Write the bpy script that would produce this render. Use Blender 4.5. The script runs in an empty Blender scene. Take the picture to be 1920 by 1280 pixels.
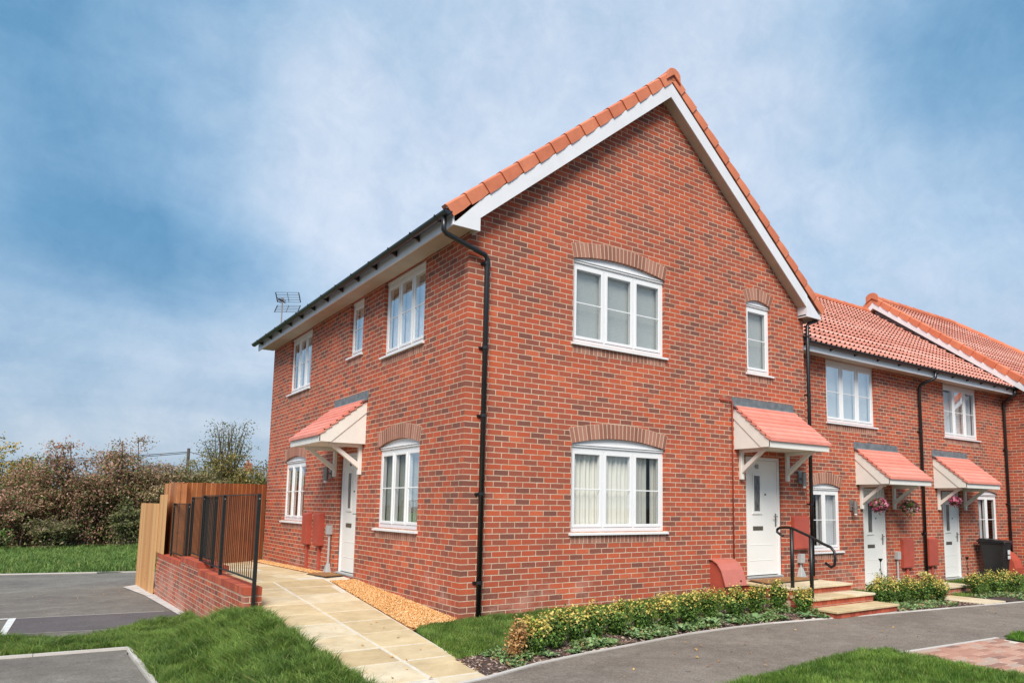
import bpy, bmesh, math, random
import numpy as np
from mathutils import Matrix, Vector
random.seed(7); rng = np.random.default_rng(11)
S = bpy.context.scene
COL = S.collection
R = math.radians

# ------------------------------------------------------------------ materials
def newmat(name):
    m = bpy.data.materials.new(name); m.use_nodes = True
    nt = m.node_tree; nt.nodes.clear()
    out = nt.nodes.new('ShaderNodeOutputMaterial'); b = nt.nodes.new('ShaderNodeBsdfPrincipled')
    nt.links.new(b.outputs[0], out.inputs[0])
    return m, nt, b
def N(nt, t, **kw):
    n = nt.nodes.new(t)
    for k, v in kw.items(): setattr(n, k, v)
    return n
def ramp(nt, stops, interp='LINEAR'):
    r = nt.nodes.new('ShaderNodeValToRGB'); r.color_ramp.interpolation = interp
    e = r.color_ramp.elements
    while len(e) > 1: e.remove(e[-1])
    e[0].position = stops[0][0]; e[0].color = (*stops[0][1], 1)
    for p, c in stops[1:]:
        x = e.new(p); x.color = (*c, 1)
    return r
def noise(nt, vec, scale, detail=4, rough=.55, dist=0):
    n = nt.nodes.new('ShaderNodeTexNoise'); n.inputs['Scale'].default_value = scale
    n.inputs['Detail'].default_value = detail; n.inputs['Roughness'].default_value = rough
    n.inputs['Distortion'].default_value = dist
    if vec is not None: nt.links.new(vec, n.inputs['Vector'])
    return n
def mixc(nt, a, b, f, blend='MIX'):
    m = nt.nodes.new('ShaderNodeMix'); m.data_type = 'RGBA'; m.blend_type = blend
    for s, v in ((m.inputs[6], a), (m.inputs[7], b), (m.inputs[0], f)):
        if hasattr(v, 'links') or hasattr(v, 'is_linked'): nt.links.new(v, s)
        else: s.default_value = (*v, 1) if isinstance(v, tuple) else v
    return m.outputs[2]
def math_(nt, op, a, b=None, c=None):
    m = nt.nodes.new('ShaderNodeMath'); m.operation = op
    for i, v in enumerate((a, b, c)):
        if v is None: continue
        if hasattr(v, 'is_linked'): nt.links.new(v, m.inputs[i])
        else: m.inputs[i].default_value = v
    return m.outputs[0]
def bump(nt, b, h, strength, dist):
    n = nt.nodes.new('ShaderNodeBump'); n.inputs['Strength'].default_value = strength
    n.inputs['Distance'].default_value = dist
    nt.links.new(h, n.inputs['Height']); nt.links.new(n.outputs[0], b.inputs['Normal'])
def simple(name, base, rough=.5, var=.12, scale=6, bs=0, bd=.002, spec=.5, metal=0, bscale=None):
    """paint / plastic / metal with mild grime variation"""
    m, nt, b = newmat(name)
    g = N(nt, 'ShaderNodeNewGeometry')
    n = noise(nt, g.outputs['Position'], scale, 6, .6)
    d = tuple(c*(1-var) for c in base); u = tuple(min(1, c*(1+var*.5)) for c in base)
    r = ramp(nt, [(.3, d), (.7, u)])
    nt.links.new(n.outputs[0], r.inputs[0]); nt.links.new(r.outputs[0], b.inputs['Base Color'])
    b.inputs['Roughness'].default_value = rough; b.inputs['Metallic'].default_value = metal
    b.inputs['Specular IOR Level'].default_value = spec
    if bs:
        n2 = noise(nt, g.outputs['Position'], bscale or scale*12, 3); bump(nt, b, n2.outputs[0], bs, bd)
    return m

def brick_mat():
    m, nt, b = newmat('brick')
    g = N(nt, 'ShaderNodeNewGeometry'); p = N(nt, 'ShaderNodeSeparateXYZ'); n = N(nt, 'ShaderNodeSeparateXYZ')
    nt.links.new(g.outputs['Position'], p.inputs[0]); nt.links.new(g.outputs['True Normal'], n.inputs[0])
    side = math_(nt, 'GREATER_THAN', math_(nt, 'ABSOLUTE', n.outputs[0]), .6)
    top = math_(nt, 'GREATER_THAN', math_(nt, 'ABSOLUTE', n.outputs[2]), .6)
    def mx(a, c, f): # a*(1-f)+c*f
        return math_(nt, 'ADD', math_(nt, 'MULTIPLY', a, math_(nt, 'SUBTRACT', 1.0, f)), math_(nt, 'MULTIPLY', c, f))
    u = mx(math_(nt, 'SUBTRACT', p.outputs[0], .1075), math_(nt, 'SUBTRACT', p.outputs[1], .22), side)
    v = mx(p.outputs[2], p.outputs[1], top)
    wn = noise(nt, g.outputs['Position'], 3, 2)
    cv = N(nt, 'ShaderNodeCombineXYZ')
    wob = math_(nt, 'MULTIPLY', math_(nt, 'SUBTRACT', noise(nt, g.outputs['Position'], 14, 2).outputs[0], .5), .012)
    wob2 = math_(nt, 'MULTIPLY', math_(nt, 'SUBTRACT', noise(nt, g.outputs['Position'], 9, 2).outputs[0], .5), .007)
    nt.links.new(math_(nt, 'ADD', u, wob), cv.inputs[0]); nt.links.new(math_(nt, 'ADD', v, wob2), cv.inputs[1])
    bt = N(nt, 'ShaderNodeTexBrick', offset=.5, offset_frequency=2)
    nt.links.new(cv.outputs[0], bt.inputs['Vector'])
    for k, val in (('Color1', (0, 0, 0, 1)), ('Color2', (1, 1, 1, 1)), ('Mortar', (.5, .5, .5, 1)), ('Scale', 1), ('Mortar Size', .0066),
                   ('Mortar Smooth', .25), ('Bias', 0), ('Brick Width', .225), ('Row Height', .075)): bt.inputs[k].default_value = val
    # patches of the wall lean darker / lighter as packs of bricks do
    big = noise(nt, g.outputs['Position'], .8, 3)
    tint = math_(nt, 'ADD', bt.outputs['Color'], math_(nt, 'MULTIPLY', math_(nt, 'SUBTRACT', big.outputs[0], .5), .35))
    fine = noise(nt, cv.outputs[0], 45, 4, .7)
    tint = math_(nt, 'ADD', tint, math_(nt, 'MULTIPLY', math_(nt, 'SUBTRACT', fine.outputs[0], .5), .5))
    r = ramp(nt, [(0, (.20, .082, .062)), (.14, (.265, .090, .062)), (.3, (.345, .095, .058)), (.55, (.41, .097, .054)),
                  (.8, (.465, .099, .050)), (.95, (.52, .112, .050)), (1, (.56, .14, .07))])
    nt.links.new(tint, r.inputs[0])
    mo = noise(nt, g.outputs['Position'], 5, 5, .7)
    mr = ramp(nt, [(.3, (.48, .31, .21)), (.7, (.74, .57, .43))]); nt.links.new(mo.outputs[0], mr.inputs[0])
    c = mixc(nt, r.outputs[0], mr.outputs[0], bt.outputs['Fac'])
    # pale efflorescence blotches close to the ground and at random
    ef = noise(nt, g.outputs['Position'], 1.7, 8, .75)
    low = N(nt, 'ShaderNodeMapRange'); nt.links.new(p.outputs[2], low.inputs[0])
    low.inputs[1].default_value = -.1; low.inputs[2].default_value = .55; low.inputs[3].default_value = .17; low.inputs[4].default_value = 0
    er = N(nt, 'ShaderNodeMapRange'); nt.links.new(math_(nt, 'ADD', ef.outputs[0], low.outputs[0]), er.inputs[0])
    er.inputs[1].default_value = .60; er.inputs[2].default_value = .78; er.inputs[3].default_value = 0; er.inputs[4].default_value = .42
    c = mixc(nt, c, (.62, .40, .32), er.outputs[0])
    nt.links.new(c, b.inputs['Base Color']); b.inputs['Roughness'].default_value = .88
    b.inputs['Specular IOR Level'].default_value = .25
    h = math_(nt, 'ADD', math_(nt, 'MULTIPLY', math_(nt, 'SUBTRACT', 1.0, bt.outputs['Fac']), 1.0), math_(nt, 'MULTIPLY', fine.outputs[0], .35))
    bump(nt, b, h, .8, .006)
    return m

def island_mat(name, stops, rough=.85, nscale=20, namp=.25, bs=.5, bd=.003, spec=.3):
    """colour picked per loose piece (brick, pebble, plank, slab, tile)"""
    m, nt, b = newmat(name)
    g = N(nt, 'ShaderNodeNewGeometry')
    n = noise(nt, g.outputs['Position'], nscale, 5, .65)
    t = math_(nt, 'ADD', g.outputs['Random Per Island'], math_(nt, 'MULTIPLY', math_(nt, 'SUBTRACT', n.outputs[0], .5), namp*2))
    r = ramp(nt, stops); nt.links.new(t, r.inputs[0]); nt.links.new(r.outputs[0], b.inputs['Base Color'])
    b.inputs['Roughness'].default_value = rough; b.inputs['Specular IOR Level'].default_value = spec
    if bs: bump(nt, b, n.outputs[0], bs, bd)
    return m

def attr_mat(name, rough=.6, transl=.25, var=.15):
    m, nt, b = newmat(name)
    a = N(nt, 'ShaderNodeAttribute', attribute_name='Col')
    g = N(nt, 'ShaderNodeNewGeometry')
    hs = N(nt, 'ShaderNodeHueSaturation'); nt.links.new(a.outputs[0], hs.inputs['Color'])
    v = N(nt, 'ShaderNodeMapRange'); nt.links.new(g.outputs['Random Per Island'], v.inputs[0])
    v.inputs[3].default_value = 1-var; v.inputs[4].default_value = 1+var
    nt.links.new(v.outputs[0], hs.inputs['Value'])
    nt.links.new(hs.outputs[0], b.inputs['Base Color']); b.inputs['Roughness'].default_value = rough
    b.inputs['Specular IOR Level'].default_value = .3
    if transl:
        tr = N(nt, 'ShaderNodeBsdfTranslucent'); nt.links.new(hs.outputs[0], tr.inputs[0])
        mx = N(nt, 'ShaderNodeMixShader'); mx.inputs[0].default_value = transl
        nt.links.new(b.outputs[0], mx.inputs[1]); nt.links.new(tr.outputs[0], mx.inputs[2])
        nt.links.new(mx.outputs[0], nt.nodes['Material Output'].inputs[0])
    return m

def tarmac_mat(name, lo, hi, streak=True):
    m, nt, b = newmat(name)
    g = N(nt, 'ShaderNodeNewGeometry')
    big = noise(nt, g.outputs['Position'], .55, 5, .6, .4)
    mid = noise(nt, g.outputs['Position'], 6, 5, .7)
    sp = noise(nt, g.outputs['Position'], 130, 2, .7)
    f = math_(nt, 'ADD', math_(nt, 'MULTIPLY', big.outputs[0], .6), math_(nt, 'MULTIPLY', mid.outputs[0], .4))
    r = ramp(nt, [(.35, lo), (.65, hi)]); nt.links.new(f, r.inputs[0])
    sr = ramp(nt, [(.33, (.55, .55, .55)), (.5, (1, 1, 1)), (.68, (1.0, 1.0, 1.0)), (.78, (1.55, 1.5, 1.45))]); nt.links.new(sp.outputs[0], sr.inputs[0])
    sp2 = noise(nt, g.outputs['Position'], 42, 3, .8)
    sr2 = ramp(nt, [(.36, (.70, .70, .70)), (.5, (1, 1, 1)), (.64, (1.28, 1.26, 1.22))]); nt.links.new(sp2.outputs[0], sr2.inputs[0])
    c = mixc(nt, r.outputs[0], sr.outputs[0], .8, 'MULTIPLY'); c = mixc(nt, c, sr2.outputs[0], .9, 'MULTIPLY')
    # dark edge-stain streaks and small old spots
    vo = N(nt, 'ShaderNodeTexVoronoi'); vo.inputs['Scale'].default_value = 1.4; nt.links.new(g.outputs['Position'], vo.inputs['Vector'])
    vr = N(nt, 'ShaderNodeMapRange'); nt.links.new(vo.outputs['Distance'], vr.inputs[0])
    vr.inputs[1].default_value = .035; vr.inputs[2].default_value = .055; vr.inputs[3].default_value = .5; vr.inputs[4].default_value = 0
    c = mixc(nt, c, (.05, .045, .045), vr.outputs[0])
    nt.links.new(c, b.inputs['Base Color']); b.inputs['Roughness'].default_value = .9; b.inputs['Specular IOR Level'].default_value = .3
    bump(nt, b, sp.outputs[0], .6, .006)
    return m

def wood_mat(name, stops):
    m, nt, b = newmat(name)
    g = N(nt, 'ShaderNodeNewGeometry'); mp = N(nt, 'ShaderNodeMapping'); mp.inputs['Scale'].default_value = (14, 14, 1.1)
    nt.links.new(g.outputs['Position'], mp.inputs[0])
    n = noise(nt, mp.outputs[0], 2.2, 7, .65, .6)
    kn = N(nt, 'ShaderNodeTexVoronoi'); kn.inputs['Scale'].default_value = 3.2; nt.links.new(g.outputs['Position'], kn.inputs['Vector'])
    t = math_(nt, 'ADD', math_(nt, 'MULTIPLY', g.outputs['Random Per Island'], .55), math_(nt, 'MULTIPLY', n.outputs[0], .55))
    r = ramp(nt, stops); nt.links.new(t, r.inputs[0])
    kr = N(nt, 'ShaderNodeMapRange'); nt.links.new(kn.outputs['Distance'], kr.inputs[0])
    kr.inputs[1].default_value = .05; kr.inputs[2].default_value = .1; kr.inputs[3].default_value = .6; kr.inputs[4].default_value = 0
    c = mixc(nt, r.outputs[0], tuple(x*.35 for x in stops[0][1]), kr.outputs[0])
    nt.links.new(c, b.inputs['Base Color']); b.inputs['Roughness'].default_value = .75
    bump(nt, b, n.outputs[0], .5, .004)
    return m

def glass_mat():
    m, nt, b = newmat('window_glass')
    nt.nodes.remove(b)
    out = nt.nodes['Material Output']
    tr = N(nt, 'ShaderNodeBsdfTransparent'); tr.inputs[0].default_value = (.95, .96, .95, 1)
    gl = N(nt, 'ShaderNodeBsdfGlossy'); gl.inputs['Roughness'].default_value = .012; gl.inputs[0].default_value = (.9, .93, .95, 1)
    fr = N(nt, 'ShaderNodeFresnel'); fr.inputs[0].default_value = 1.5
    g = N(nt, 'ShaderNodeNewGeometry'); n = noise(nt, g.outputs['Position'], 2.2, 2)
    bp = N(nt, 'ShaderNodeBump'); bp.inputs['Strength'].default_value = .06; bp.inputs['Distance'].default_value = .02
    nt.links.new(n.outputs[0], bp.inputs['Height']); nt.links.new(bp.outputs[0], gl.inputs['Normal'])
    f = math_(nt, 'MULTIPLY_ADD', fr.outputs[0], .55, .02)
    mx = N(nt, 'ShaderNodeMixShader'); nt.links.new(f, mx.inputs[0])
    nt.links.new(tr.outputs[0], mx.inputs[1]); nt.links.new(gl.outputs[0], mx.inputs[2]); nt.links.new(mx.outputs[0], out.inputs[0])
    return m

M = {}
M['brick'] = brick_mat()
M['soldier'] = island_mat('soldier_brick', [(0, (.25, .105, .075)), (.5, (.34, .145, .10)), (1, (.42, .20, .145))], nscale=60, namp=.25)
M['mortar'] = simple('mortar', (.60, .44, .32), .95, .15, 20)
M['cap'] = island_mat('cap_brick', [(0, (.30, .065, .04)), (.5, (.42, .085, .045)), (1, (.50, .12, .06))], nscale=50)
M['upvc'] = simple('white_upvc', (.80, .80, .80), .32, .03, 2, spec=.5)
M['fascia'] = simple('white_fascia', (.74, .74, .76), .38, .07, 3)
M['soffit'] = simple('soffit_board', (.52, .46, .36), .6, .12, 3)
M['cream'] = simple('cream_timber', (.77, .75, .69), .5, .06, 4)
M['door'] = simple('cream_door', (.80, .79, .75), .4, .03, 3)
M['black'] = simple('black_plastic', (.014, .015, .016), .32, .3, 5, spec=.6)
M['rail'] = simple('black_metal', (.012, .013, .012), .4, .4, 30, bs=.2, bd=.001)
M['lead'] = simple('lead_flashing', (.16, .18, .19), .55, .35, 9, bs=.3, bd=.004, bscale=30)
M['steel'] = simple('steel', (.30, .29, .27), .45, .2, 20, metal=.6)
M['brass'] = simple('letterbox_metal', (.20, .17, .13), .4, .3, 60, metal=.6)
M['verge'] = island_mat('verge_tile', [(0, (.56, .165, .085)), (1, (.66, .225, .12))], .7, nscale=9, namp=.3, bs=.1)
def weather(m, scale=1.6, lo=.80, hi=1.10):
    nt = m.node_tree; b = nt.nodes['Principled BSDF']; l = b.inputs['Base Color'].links[0].from_socket
    g = N(nt, 'ShaderNodeNewGeometry'); n = noise(nt, g.outputs['Position'], scale, 7, .72); r = ramp(nt, [(.32, (lo, lo*.97, lo*.95)), (.68, (hi, hi, hi))]); nt.links.new(n.outputs[0], r.inputs[0])
    nt.links.new(mixc(nt, l, r.outputs[0], 1.0, 'MULTIPLY'), b.inputs['Base Color']); return m
M['rooftile'] = island_mat('roof_tile', [(0, (.54, .21, .155)), (.5, (.62, .275, .21)), (1, (.70, .35, .28))], .8, nscale=12, namp=.45, bs=.2)
M['canopytile'] = island_mat('canopy_tile', [(0, (.66, .20, .145)), (.5, (.74, .25, .19)), (1, (.80, .31, .24))], .6, nscale=9, namp=.2, bs=.1)
M['meter'] = simple('terracotta_plastic', (.44, .085, .055), .45, .15, 4)
M['grey'] = simple('grey_plastic', (.42, .43, .42), .45, .1, 8)
M['glass'] = glass_mat()
M['dark'] = simple('dark_interior', (.10, .085, .07), .9, .3, 1.5)  # dark colour stands in for the gloom of unlit rooms
M['woodlight'] = wood_mat('pale_fence_timber', [(.2, (.42, .19, .065)), (.6, (.56, .29, .11)), (.95, (.64, .37, .16))])
M['wooddark'] = wood_mat('orange_fence_timber', [(.2, (.24, .085, .035)), (.55, (.42, .16, .055)), (.9, (.62, .28, .11))])
M['slab'] = island_mat('sandstone_slab', [(0, (.54, .41, .235)), (.35, (.60, .465, .27)), (.7, (.64, .515, .325)), (1, (.68, .58, .41))], .85, nscale=5, namp=.6, bs=.35, bd=.006)
M['joint'] = simple('slab_joint', (.66, .60, .50), .95, .2, 14)
M['gravel'] = island_mat('gravel', [(0, (.40, .18, .055)), (.3, (.60, .29, .095)), (.65, (.72, .40, .155)), (1, (.82, .58, .33))], .8, nscale=80, namp=.15)
M['gravelbed'] = simple('gravel_bed', (.45, .22, .08), .9, .4, 60, bs=.6, bd=.01)
M['tarmac'] = tarmac_mat('tarmac', (.17, .142, .118), (.285, .245, .205))
M['tarmac2'] = tarmac_mat('parking_tarmac', (.145, .128, .115), (.25, .23, .195))
M['tarmac3'] = tarmac_mat('fresh_tarmac', (.095, .082, .084), (.15, .13, .13))
M['kerb'] = island_mat('concrete_kerb', [(0, (.46, .42, .38)), (1, (.62, .58, .54))], .9, nscale=16, namp=.5)
M['paint'] = simple('road_paint', (.70, .69, .66), .8, .25, 12)
M['concrete'] = simple('concrete', (.55, .52, .49), .9, .35, 5, bs=.4, bd=.01, bscale=40)
M['block'] = island_mat('paving_block', [(0, (.26, .15, .12)), (.4, (.42, .22, .16)), (.75, (.52, .30, .22)), (1, (.42, .33, .27))], .85, nscale=30, namp=.3)
M['soil'] = simple('mulch_soil', (.075, .05, .04), .95, .5, 18, bs=.8, bd=.02, bscale=60)
M['bark'] = island_mat('bark_chip', [(0, (.07, .04, .03)), (.5, (.20, .12, .09)), (.85, (.38, .27, .22)), (1, (.60, .50, .42))], .9, bs=0)
M['mat'] = simple('coir_mat', (.36, .17, .06), .95, .35, 90, bs=.8, bd=.01)
M['matedge'] = simple('mat_rubber', (.03, .022, .02), .8, .2, 30)
M['leaf'] = attr_mat('leaf', .55, .25, .22)
M['grass'] = attr_mat('grass_blade', .6, .3, .2)
M['twig'] = simple('bark', (.13, .095, .07), .9, .4, 20, bs=.4, bd=.01)
M['polewood'] = simple('pole_timber', (.10, .085, .07), .85, .3, 6)
M['stone'] = simple('rockery_stone', (.60, .46, .24), .85, .35, 12, bs=.8, bd=.02)
M['number'] = simple('door_number', (.30, .30, .29), .35, .1, 20, metal=.7)
M['slate'] = simple('slate_roof', (.20, .21, .23), .7, .3, 9)
M['sticker'] = simple('white_sticker', (.65, .65, .63), .5, .1, 30)
weather(M['rooftile'], 2.2); weather(M['canopytile'], 5, .84, 1.06); weather(M['verge'], 6, .86, 1.06); weather(M['tarmac'], 2.6, .84, 1.10); weather(M['tarmac2'], 1.9, .80, 1.12); weather(M['wooddark'], 3, .8, 1.08); weather(M['brick'], .9, .90, 1.06)
weather(M['slab'], 3.2, .80, 1.08)
def blind_mat(name, base, period, axis='Z', amp=.12):
    m, nt, b = newmat(name)
    g = N(nt, 'ShaderNodeNewGeometry'); p = N(nt, 'ShaderNodeSeparateXYZ'); nt.links.new(g.outputs['Position'], p.inputs[0])
    co = p.outputs[2] if axis == 'Z' else math_(nt, 'ADD', p.outputs[0], p.outputs[1])
    w = math_(nt, 'FRACT', math_(nt, 'DIVIDE', co, period))
    r = ramp(nt, [(0, tuple(c*(1-amp) for c in base)), (.5, base), (1, tuple(c*(1-amp*.5) for c in base))])
    nt.links.new(w, r.inputs[0]); nt.links.new(r.outputs[0], b.inputs['Base Color']); b.inputs['Roughness'].default_value = .7
    bump(nt, b, w, .6, .01)
    return m
M['blind'] = blind_mat('blind_slats', (.82, .85, .83), .025)
M['curtain'] = blind_mat('curtain_cloth', (.72, .70, .63), .06, 'H', .1)
M['greynet'] = blind_mat('grey_green_net_curtain', (.36, .37, .30), .05, 'H', .3)  # darker grey-green cloth for the ground floor side windows
M['net'] = blind_mat('pale_curtain', (.80, .80, .82), .05, 'H', .1)

# ------------------------------------------------------------------ mesh helpers
WL = {}          # world location of every object that can be a parent
def tag(o, label=None, cat=None, group=None, kind=None):
    if label: o['label'] = label
    if cat: o['category'] = cat
    if group: o['group'] = group
    if kind: o['kind'] = kind
    return o
def empty(name, loc, label, cat, group=None):
    o = bpy.data.objects.new(name, None); COL.objects.link(o); o.location = loc; o.empty_display_size = .2
    WL[o.name] = Vector(loc); return tag(o, label, cat, group)
class MB:
    def __init__(s, T=None): s.v = []; s.f = []; s.T = T
    def add(s, vs, fs):
        k = len(s.v)
        if s.T: vs = [s.T(*p) for p in vs]
        s.v += [tuple(p) for p in vs]; s.f += [tuple(i+k for i in f) for f in fs]; return s
    def box(s, a0, a1, b0, b1, c0, c1):
        return s.add([(a0,b0,c0),(a1,b0,c0),(a1,b1,c0),(a0,b1,c0),(a0,b0,c1),(a1,b0,c1),(a1,b1,c1),(a0,b1,c1)],
              [(3,2,1,0),(4,5,6,7),(0,1,5,4),(1,2,6,5),(2,3,7,6),(3,0,4,7)])
    def hexa(s, bot, top):   # two quads of 4 points
        return s.add(list(bot)+list(top), [(3,2,1,0),(4,5,6,7),(0,1,5,4),(1,2,6,5),(2,3,7,6),(3,0,4,7)])
    def quad(s, *p): return s.add(p, [tuple(range(len(p)))])
    def prism(s, poly, b0, b1):  # poly in (a,c) extruded over b
        n = len(poly); vs = [(a, b0, c) for a, c in poly]+[(a, b1, c) for a, c in poly]
        return s.add(vs, [tuple(range(n)), tuple(range(2*n-1, n-1, -1))]+[(i, (i+1) % n, n+(i+1) % n, n+i) for i in range(n)])
    def prism_a(s, poly, a0, a1):  # poly in (b,c) extruded over a
        n = len(poly); vs = [(a0, b, c) for b, c in poly]+[(a1, b, c) for b, c in poly]
        return s.add(vs, [tuple(range(n)), tuple(range(2*n-1, n-1, -1))]+[(i, (i+1) % n, n+(i+1) % n, n+i) for i in range(n)])
    def tube(s, pts, r, n=10, caps=True):
        pts = [Vector(p) for p in pts]; rr = r if isinstance(r, (list, tuple)) else [r]*len(pts)
        vs = []; up0 = None
        for i, p in enumerate(pts):
            d = (pts[min(i+1, len(pts)-1)]-pts[max(i-1, 0)])
            d = d.normalized() if d.length > 1e-9 else Vector((0, 0, 1))
            if up0 is None: up0 = Vector((0, 0, 1)) if abs(d.z) < .9 else Vector((1, 0, 0))
            a = d.cross(up0).normalized(); b2 = d.cross(a).normalized(); up0 = a.cross(d)
            for k in range(n):
                t = 2*math.pi*k/n; vs.append(tuple(p+(a*math.cos(t)+b2*math.sin(t))*rr[i]))
        fs = [(i*n+k, i*n+(k+1) % n, (i+1)*n+(k+1) % n, (i+1)*n+k) for i in range(len(pts)-1) for k in range(n)]
        if caps: fs += [tuple(range(n))[::-1], tuple(range((len(pts)-1)*n, len(pts)*n))]
        return s.add(vs, fs)
    def build(s, name, mat, parent=None, loc=None, bevel=0, smooth=False, label=None):
        base = WL[parent.name] if parent else Vector(loc or (0, 0, 0))
        me = bpy.data.meshes.new(name)
        me.from_pydata([(x-base.x, y-base.y, z-base.z) for x, y, z in s.v], [], s.f)
        bm = bmesh.new(); bm.from_mesh(me); bmesh.ops.recalc_face_normals(bm, faces=bm.faces)
        if bevel:
            bmesh.ops.bevel(bm, geom=[e for e in bm.edges if len(e.link_faces) == 2 and e.calc_face_angle(0) > .5], offset=bevel, segments=1, affect='EDGES', clamp_overlap=True)
        bm.to_mesh(me); bm.free()
        if smooth:
            for p in me.polygons: p.use_smooth = True
        me.materials.append(M[mat])
        o = bpy.data.objects.new(name, me); COL.objects.link(o)
        if parent: o.parent = parent
        else: o.location = base
        WL[o.name] = base
        if label: o['label'] = label
        return o
def npmesh(name, V, F, mat, col=None, parent=None, loc=(0, 0, 0), smooth=False):
    """V (n,3) world, F (m,k) uniform polygons, col (n,3) point colours"""
    base = WL[parent.name] if parent else Vector(loc)
    V = np.asarray(V, np.float32)-np.array(base, np.float32); F = np.asarray(F, np.int32); k = F.shape[1]
    me = bpy.data.meshes.new(name)
    me.vertices.add(len(V)); me.vertices.foreach_set('co', V.ravel())
    me.loops.add(F.size); me.loops.foreach_set('vertex_index', F.ravel())
    me.polygons.add(len(F)); me.polygons.foreach_set('loop_start', np.arange(0, F.size, k, dtype=np.int32))
    me.polygons.foreach_set('loop_total', np.full(len(F), k, np.int32))
    if smooth: me.polygons.foreach_set('use_smooth', np.ones(len(F), bool))
    me.update(calc_edges=True)
    if col is not None:
        a = me.color_attributes.new('Col', 'FLOAT_COLOR', 'POINT')
        a.data.foreach_set('color', np.concatenate([col, np.ones((len(V), 1))], 1).astype(np.float32).ravel())
    me.materials.append(M[mat])
    o = bpy.data.objects.new(name, me); COL.objects.link(o)
    if parent: o.parent = parent
    else: o.location = base
    WL[o.name] = Vector(base); return o
def front(Y): return lambda u, d, z: (u, Y-d, z)
def left(X=0): return lambda u, d, z: (X-d, u, z)
def Txyz(x, y, z): return (x, y, z)

# ------------------------------------------------------------------ ground shape
KP = [(-12, -3.9), (-6, -3.3), (-2.6, -2.83), (-1.65, -2.64), (-.99, -2.48), (-.26, -2.21), (.44, -2.04), (1.19, -1.92), (2.27, -1.72), (3.21, -1.66), (3.9, -1.67), (5.28, -1.83), (6.86, -1.99), (8.82, -2.18), (9.97, -2.3), (20, -3.3), (40, -5.3)]
def kerb_y(x):
    for (a, b), (c, d) in zip(KP, KP[1:]):
        if a <= x <= c: return b+(d-b)*(x-a)/(c-a)
    return KP[-1][1]
def kerb_z(x): return -.11-.008*x if x < 12 else -.206
def path_z(y): return .05*y if y < 4 else .2-(y-4)*.016
def path_z_xy(x, y): return path_z(y)
def park_z(y): return -.36-.019*y
def path_l(y): return -1.99+.02*(y+1)/3 if y < 6 else -1.95
def path_r(y): return min(-.91+.083*(y+2.34), -.40)
def path_m(y): return -1.38+.03*(y+1.52)
def wall_z(x): return .012*x if x < 5 else (.06 if x < 6.6 else max(-.22, .06-.28*(x-6.6)/.5))
def smooth(t): t = max(0, min(1, t)); return t*t*(3-2*t)
def lot_z(x, y):
    """ground between the fronts and the kerb"""
    yk = kerb_y(x); yw = 0 if x < 7 else .5
    if x < 0: return path_z(y)-.005
    t = max(0, min(1, (y-yw)/(yk-yw)))
    return wall_z(x)*(1-t)+kerb_z(x)*t
def verge_z(x, y):
    """grass bank left of the path, falling to the parking court"""
    if y < -2.2: a = path_z(-2.2)
    else: a = path_z(min(y, 2.0))
    a -= .035*smooth((y-.6)/1.0); s = smooth((x+3.15)/1.05)
    fall = 1-smooth((y-1.35)/2.3)
    w = park_z(y)
    return w+(a-w)*s*fall
def strip(name, mat, rows, kind='structure', label=None, cat=None):
    """rows: list of equal-length point rows"""
    n = len(rows[0]); V = [p for r in rows for p in r]
    F = [(i*n+j, i*n+j+1, (i+1)*n+j+1, (i+1)*n+j) for i in range(len(rows)-1) for j in range(n-1)]
    o = npmesh(name, V, F, mat, smooth=True); tag(o, label, cat, None, kind); return o

# far ground: one sheet to the horizon, field surface above it
xs = [-900, -300, -100, -40, -20, -10, 0, 10, 20, 40, 100, 300, 900]
strip('ground', 'soil', [[(x, y, -1.0) for x in xs] for y in (-900, -300, -100, -30, 0, 30, 100, 300, 900)])
def field_z(x, y): return -.70+min(max(y-17.6, 0), 20)*.013+.03*math.sin(x*.9+y*.5)+.02*math.sin(x*2.3-y*1.7)
def field_edge(x): return 17.55-.25*(x+1.6)
fx = [-60, -30, -20]+[-14+.8*i for i in range(30)]+[12, 20, 40, 80]
rows = []
for t in [0, .03, .06, .1, .15, .2, .3, .4, .55, .7, .85, 1, 1.6, 3, 8, 25]:
    rows.append([(x, field_edge(x)+t*22, field_z(x, field_edge(x)+t*22)) for x in fx])
M['fieldgrass'] = simple('field_turf', (.10, .19, .045), .9, .5, 2.2, bs=.9, bd=.06, bscale=22)
strip('field', 'fieldgrass', rows)
# pavement (footpath) and the grass in front of it
px = [-12, -9, -6, -4]+[-3+.35*i for i in range(44)]+[13, 16, 20, 30, 40]
def pav_y(x):   # far edge as seen from the houses (camera side)
    return -3.96+.0*x
strip('pavement', 'tarmac', [[(x, kerb_y(x)+(pav_y(x)-1.0-kerb_y(x))*t, kerb_z(x)+.02*t*0-.004*t) for x in px] for t in (0, .25, .5, .75, 1)])
# parking court
strip('parking_court', 'tarmac2', [[(x, y if y < 17 else field_edge(x), park_z(y)) for x in (-60, -30, -15, -8, -5, -4, -3, -2.4, -2.0, -1.0)] for y in (2.2, 3, 4, 5, 7, 9, 12, 15, 17.6)])
strip('parking_patch', 'tarmac3', [[(x, y+(x+4.4)*-.18, park_z(y+(x+4.4)*-.18)+.004) for x in (-4.46, -4, -3.5, -3, -2.5, -2.1)] for y in (4.78, 5.5, 6.78)])
strip('parking_bay', 'tarmac2', [[(x, y, park_z(y)+.004) for x in (-9, -7, -5, -4, -3.3)] for y in (-7, -4, -2, 0, 1, 2, 2.45)])
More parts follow.
